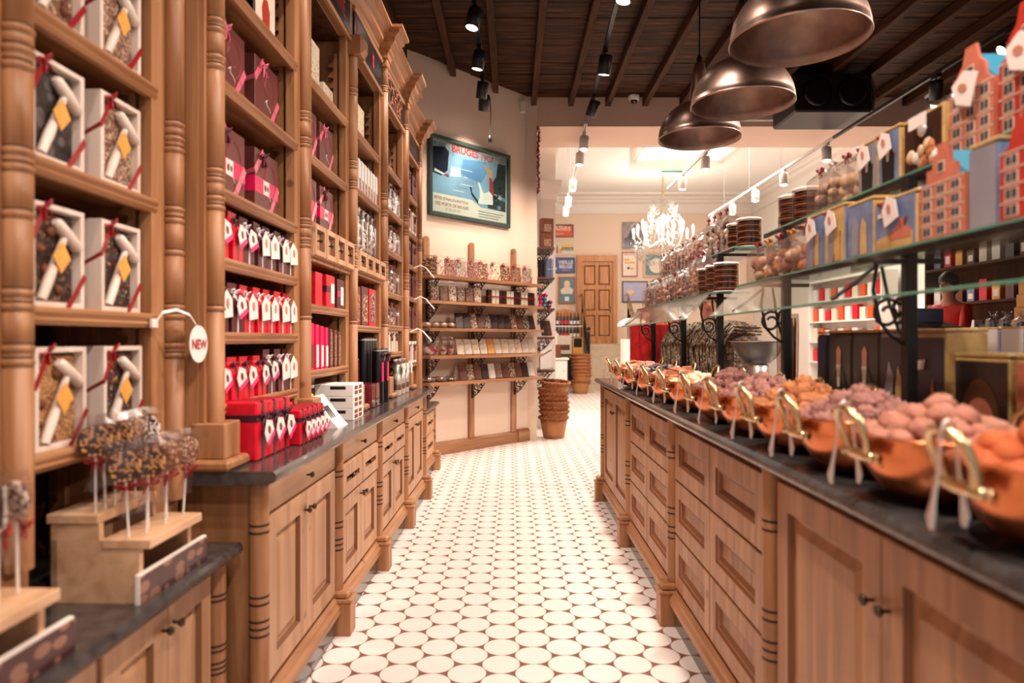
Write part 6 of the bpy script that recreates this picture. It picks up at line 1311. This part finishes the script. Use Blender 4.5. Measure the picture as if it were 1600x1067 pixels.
for r_ in range(2):
    for k in range(9):
        f_ = ('paper', 'paper', 'black', 'ink_red', 'ink_red', 'ink_red', 'black', 'black', 'black')[k]
        lab = f'wine bottle with {("white","white","black","red","red","red","black","black","black")[k]} cap on the {("lower", "upper")[r_]} rack row, {place9(k, 9)}'
        loc = (1.5-.44+.095*k, 18.84, 0); z = 1.37 if r_ == 0 else 1.72
        if f_ in bt: dup(bt[f_], (loc[0], loc[1], z), 0, lab)
        else: bt[f_] = bottle(lab, (loc[0], loc[1], z), f_)
box_pack('gift_box', 'brown and cream wine carton on the rack top', 'carton', 'cartons on the wine rack', (1.38, 18.75, .95), 0, .5, .5, .2, 'tin_cream', 'choc_milk', (.1,.9,.2,.5)); box_pack('gift_box', 'small amber-labelled bottle carton at the right of the rack top', 'carton', 'cartons on the wine rack', (1.8, 18.75, .95), 0, .28, .45, .2, 'amber', 'black', (.1,.9,.4,.95))
t = thing('white_cabinet', 'low white panelled cabinet by the pillar', 'cabinet', (1.0, 16.6, 0)); MB().m('white_paint').box(-.45, .32, -.3, .3, 0, .86, .006).build('carcass', t); MB().m('white_paint').box(-.47, .36, -.34, .32, .86, .90, .006).build('top', t); m = MB().m('white_paint').loops(-.1, .29, .06, .82, [(0, -.32, None), (.05, -.32, 'white_paint'), (.06, -.31, 'white_paint')]); m.box(-.1, .29, -.318, -.3, .06, .82); m.build('door', t); knob(t, .24, -.32, .6)
for k, (x, z, s_) in enumerate(((1.02, .9, .32), (.95, 1.22, .26), (.72, .9, .3))): box_pack('brown_carton', ('brown carton on the white cabinet, lower one', 'pale paper bag standing on the brown carton', 'brown carton on the white cabinet, left one by the pillar')[k], 'carton', 'cartons on the white cabinet', (x, 16.55, z), 0, s_, .32, .2, ('choc_milk', 'tin_cream', 'wicker')[k])
for k in range(8):
    o = dup(bk, (1.72+U(-.02, .02), 17.0+U(-.02, .02), 0 if k == 0 else .06+.085*k), U(0, 6), f'wicker basket in the far stack by the stairs, {("bottom one", "second from the floor", "third from the floor", "fourth from the floor", "fifth from the floor", "sixth from the floor", "seventh from the floor", "topmost")[k]}', 'baskets stacked by the stairs', (1.2, 1.2, 1.1))
# white pillar behind the pier shelves
struct(MB().m('white_paint').box(.34, .66, 10.35, 10.7, 0, 5.42).build('wall_pillar'))
struct(MB().m('white_paint').lathe([(.25, 0), (.25, .05), (.29, .12), (.34, .25), (.35, .3), (.35, .33)], 4, (0, 0, 0), a0=PI/4, a1=2*PI+PI/4, smooth=False).build('trim_5', None, (.50, 10.52, 3.42)))
# right: wall shelving, table with golden boxes, back-room shelves
def wall_unit(label, loc, rz, L, H, n, m_, cols, hh, grp):
    t = thing('wall_shelving', label, 'shelving', loc, rz, grp); MB().m(m_).box(0, L, .28, .3, 0, H).build('back_panel', t)
    for x in (0, L-.03): MB().m(m_).box(x, x+.03, 0, .28, 0, H).build('side_panel', t)
    for k in range(n+1): MB().m(m_).box(.03, L-.03, 0, .28, H*k/n-.03+(.03 if k == 0 else 0), H*k/n+(.03 if k == 0 else 0)).build('shelf', t)
    return t
random.seed(31)
wall_unit('dark wooden wall shelving of small packs behind the right displays', (5.44, 9.0, 0), RR, 3.2, 2.7, 6, 'pine_dark', None, 0, None)
cs = ['red_paper', 'tin_cream', 'choc_milk', 'amber', 'paper', 'tin_blue', 'maroon', 'black']
for r_ in range(3, 6):
    for k in range(14): box_pack('sweet_pack', f'{("red","cream","brown","amber","white","blue","maroon","black")[(k*3+r_) % 8]} small pack, {ordn} on the {("fourth","fifth","sixth")[r_-3]} shelf of the dark wall shelving' if (ordn := ('first','second','third','fourth','fifth','sixth','seventh','eighth','ninth','tenth','eleventh','twelfth','thirteenth','last')[k]) else '', 'sweet pack', 'packs in the dark wall shelving', (5.56, 8.85-.215*k, 2.7*r_/6+.001), RR, .13, U(.16, .26), .1, cs[(k*3+r_) % 8], 'paper' if k % 2 else None, (.2,.8,.2,.6))
wall_unit('white wall shelving of orange packs and bottles at the right of the back room', (6.6, 15.2, 0), RR, 3.0, 2.6, 6, 'white_paint', None, 0, None)
for r_ in range(2, 6):
    for k in range(10): box_pack('sweet_pack', f'{("orange","white","red","cream")[(k+r_) % 4]} pack in the white back-room shelving, {("first","second","third","fourth","fifth","sixth","seventh","eighth","ninth","last")[k]} on the {("third","fourth","fifth","top")[r_-2]} shelf', 'sweet pack', 'packs in the white shelving', (6.74, 15.05-.29*k, 2.6*r_/6+.001), RR, .2, U(.22, .3), .12, ('s_orange', 'paper', 'red_paper', 'tin_cream')[(k+r_) % 4])
t = thing('till_counter', 'dark tall till counter behind the lilac tins', 'counter', (3.9, 5.55, 0)); MB().m('pine_dark').box(-1.0, 1.0, -.3, .3, 0, 1.36).build('body', t); MB().m('stone').box(-1.04, 1.04, -.34, .34, 1.36, 1.40).build('top', t)
mat('gold_box', (176, 128, 62), .3, metal=.5)
for k in range(4): box_pack('golden_box', f'golden gift box in the stack on the till counter, {("bottom", "second", "third", "topmost smallest")[k]} of four', 'gift box', 'golden boxes on the till counter', (4.25, 5.5, 1.40+.105*k), 0, .30-.035*k, .104, .2, 'gold_box', 'red_ribbon', (.46,.54,0,1), None, .003, 'ribbon')
t = thing('cash_register', 'black cash register on the till counter beside the lady in red', 'cash register', (3.42, 5.5, 1.40), .3); MB().m('black').extr([(-.14, 0), (.14, 0), (.14, .11), (-.10, .05)], -.16, .16).build('body', t); m = MB().m('tin_slate'); m.box(-.13, .13, .05, .07, .09, .20); m.build('screen', t)
for k in range(3): cello_bag(f'small clear bag with blue tag on the till counter, {("left", "middle", "right")[k]}', 'sweet bag', 'bags on the till counter', (3.82+.11*k, 5.42, 1.40), 0, .09, .17, .08, ['tin_sky', 'black', 'paper'], 'paper', 230+k, .6, 10, .02)
t = thing('arched_cabinet', 'arch-topped wooden cabinet in the back room behind the red bag', 'cabinet', (3.55, 15.9, 0)); m = MB().m('s_frame'); m.prism([(-.42, 0), (.42, 0), (.42, 1.7)]+[(.42*math.cos(a), 1.7+.34*math.sin(a)) for a in [PI*i/12 for i in range(1, 12)]]+[(-.42, 1.7)], -.2, .2); m.build('body', t); m = MB().m('door_pine'); m.loops(-.34, .34, .1, 1.6, [(0, -.201, None), (.05, -.22, 'door_pine'), (.06, -.205, 'groove'), (.09, -.215, 'door_pine')]); m.build('door', t)
t = thing('table_lamp', 'white domed table lamp in front of the stair railing', 'lamp', (2.3, 13.0, 0)); MB().m('white_paint').box(-.2, .2, -.2, .2, 0, 1.35).build('stand', t); MB().m('white_paint').lathe([(.30, 1.6), (.26, 1.68), (.14, 1.74), (0, 1.76)], 20, capt=False).build('lamp_shade', t); MB().m('brass').tube([(0, 0, 1.35), (0, 0, 1.7)], .015, 6).build('stem', t)
# ---------------------------------------------------------------- people behind the counter
def figure(name, label, loc, rz, H, top, hair, joints, extra=None):
    t = thing(name, label, 'person', loc, rz)
    def skin(nm, verts, edges, rad, mname, par, sub=2, root=0):
        me = bpy.data.meshes.new(nm); me.from_pydata(verts, edges, []); o = bpy.data.objects.new(nm, me); COL.objects.link(o); o.parent = par; me.materials.append(MATS[mname])
        md = o.modifiers.new('skin', 'SKIN'); md.use_smooth_shade = True
        for v, r in zip(me.skin_vertices[0].data, rad): v.radius = (r, r) if not isinstance(r, tuple) else r
        me.skin_vertices[0].data[root].use_root = True
        s_ = o.modifiers.new('sub', 'SUBSURF'); s_.levels = sub; s_.render_levels = sub; return o
    J = joints
    V = [(0, 0, .95), (0, .0, 1.15), (0, .01, 1.36), (0, .0, 1.47), (0, -.015, 1.54), (0, -.03, 1.60), (0, -.035, 1.69), (0, -.02, 1.75)]
    E = [(i, i+1) for i in range(7)]; Rr = [(.15, .11), (.13, .10), (.15, .10), (.075, .06), (.05, .05), (.07, .085), (.078, .095), (.055, .07)]
    for sg, key in ((-1, 'l'), (1, 'r')):
        sh, el, wr = (sg*.19, .0, 1.40), J[key][0], J[key][1]; n = len(V); V += [sh, el, wr]; E += [(2, n), (n, n+1), (n+1, n+2)]; Rr += [.055, .042, .03]
        hand = Vector(wr); d = (Vector(wr)-Vector(el)).normalized(); side = d.cross(Vector((0, 0, 1))).normalized(); p = hand+d*.06; nn = len(V); V.append(tuple(p)); E.append((n+2, nn)); Rr.append((.034, .02))
        for q in range(4):
            b = p+side*(.024-.016*q)+d*.015; e = b+d*(.045-.006*abs(q-1.3))+Vector((0, 0, -.022)); k_ = len(V); V += [tuple(b), tuple(e)]; E += [(nn, k_), (k_, k_+1)]; Rr += [.010, .008]
        b = hand+side*.034+d*.03; k_ = len(V); V += [tuple(b), tuple(b+d*.03+side*.012+Vector((0, 0, -.01)))]; E += [(n+2, k_), (k_, k_+1)]; Rr += [.011, .009]
        n = len(V); V += [(sg*.095, 0, .88), (sg*.10, -.01, .48), (sg*.10, .02, .08), (sg*.11, -.13, .04)]; E += [(0, n), (n, n+1), (n+1, n+2), (n+2, n+3)]; Rr += [.085, .058, .04, .03]
    body = skin('body', V, E, Rr, 'skin', t)
    m = MB().m('skin'); m.ball((0, -.125, 1.645), .014, (1, 1.2, 1.5), 8, 6); m.m('black')
    for sg in (-1, 1): m.ball((sg*.032, -.112, 1.675), .010, (1.2, .6, .8), 8, 6)
    m.m('ink_red').ball((0, -.115, 1.61), .02, (1.2, .4, .35), 8, 5); m.build('face', t, label='face')
    m = MB().m(hair).ball((0, .0, 1.715), .108, (.92, 1.08, .98), 16, 10, .06, 2); m.ball((0, .06, 1.66), .09, (.95, .8, 1.2), 12, 8, .1, 4); m.build('hair', t)
    CV = [(0, 0, .93), (0, .0, 1.15), (0, .01, 1.35), (0, .0, 1.45)]; CE = [(0, 1), (1, 2), (2, 3)]; CR = [(.17, .13), (.155, .12), (.175, .12), (.09, .075)]
    for sg, key in ((-1, 'l'), (1, 'r')):
        el = Vector(J[key][0]); n = len(CV); CV += [(sg*.195, .0, 1.395), tuple(el)]; CE += [(2, n), (n, n+1)]; CR += [.07, .058]
    skin('blouse', CV, CE, CR, top, t)
    TV = [(0, 0, .97), (-.095, 0, .86), (-.10, -.01, .48), (-.10, .02, .10), (.095, 0, .86), (.10, -.01, .48), (.10, .02, .10)]; skin('trousers', TV, [(0, 1), (1, 2), (2, 3), (0, 4), (4, 5), (5, 6)], [(.165, .125), .10, .075, .06, .10, .075, .06], 'black', t)
    return t
speck('speckled_cloth', (226, 222, 228), [(40, 36, 40)], 26, .24, rough=.7, bump=0); mat('hair_dark', (44, 28, 22), .5); mat('red_cloth2', (206, 40, 28), .7)
figure('person', 'person in white blouse with dark dashes standing behind the counter', (1.74, 6.05, 0), -.25, 1.7, 'speckled_cloth', 'hair_dark', {'l': ((-.30, -.08, 1.12), (-.16, -.28, 1.12)), 'r': ((.30, -.08, 1.12), (.14, -.28, 1.10))})
o = figure('person', 'person in red top with dark hair, side view behind the till', (4.93, 7.7, .3), -1.15, 1.8, 'red_cloth2', 'hair_dark', {'l': ((-.26, -.14, 1.14), (-.16, -.36, 1.20)), 'r': ((.26, -.14, 1.14), (.14, -.36, 1.20))}); tag(MB().m('pine_dark').box(-.5, .4, -.5, .5, 0, .3).build('floor_step', None, (4.93, 7.7, 0)), 'low dark step under the person in red', 'step')
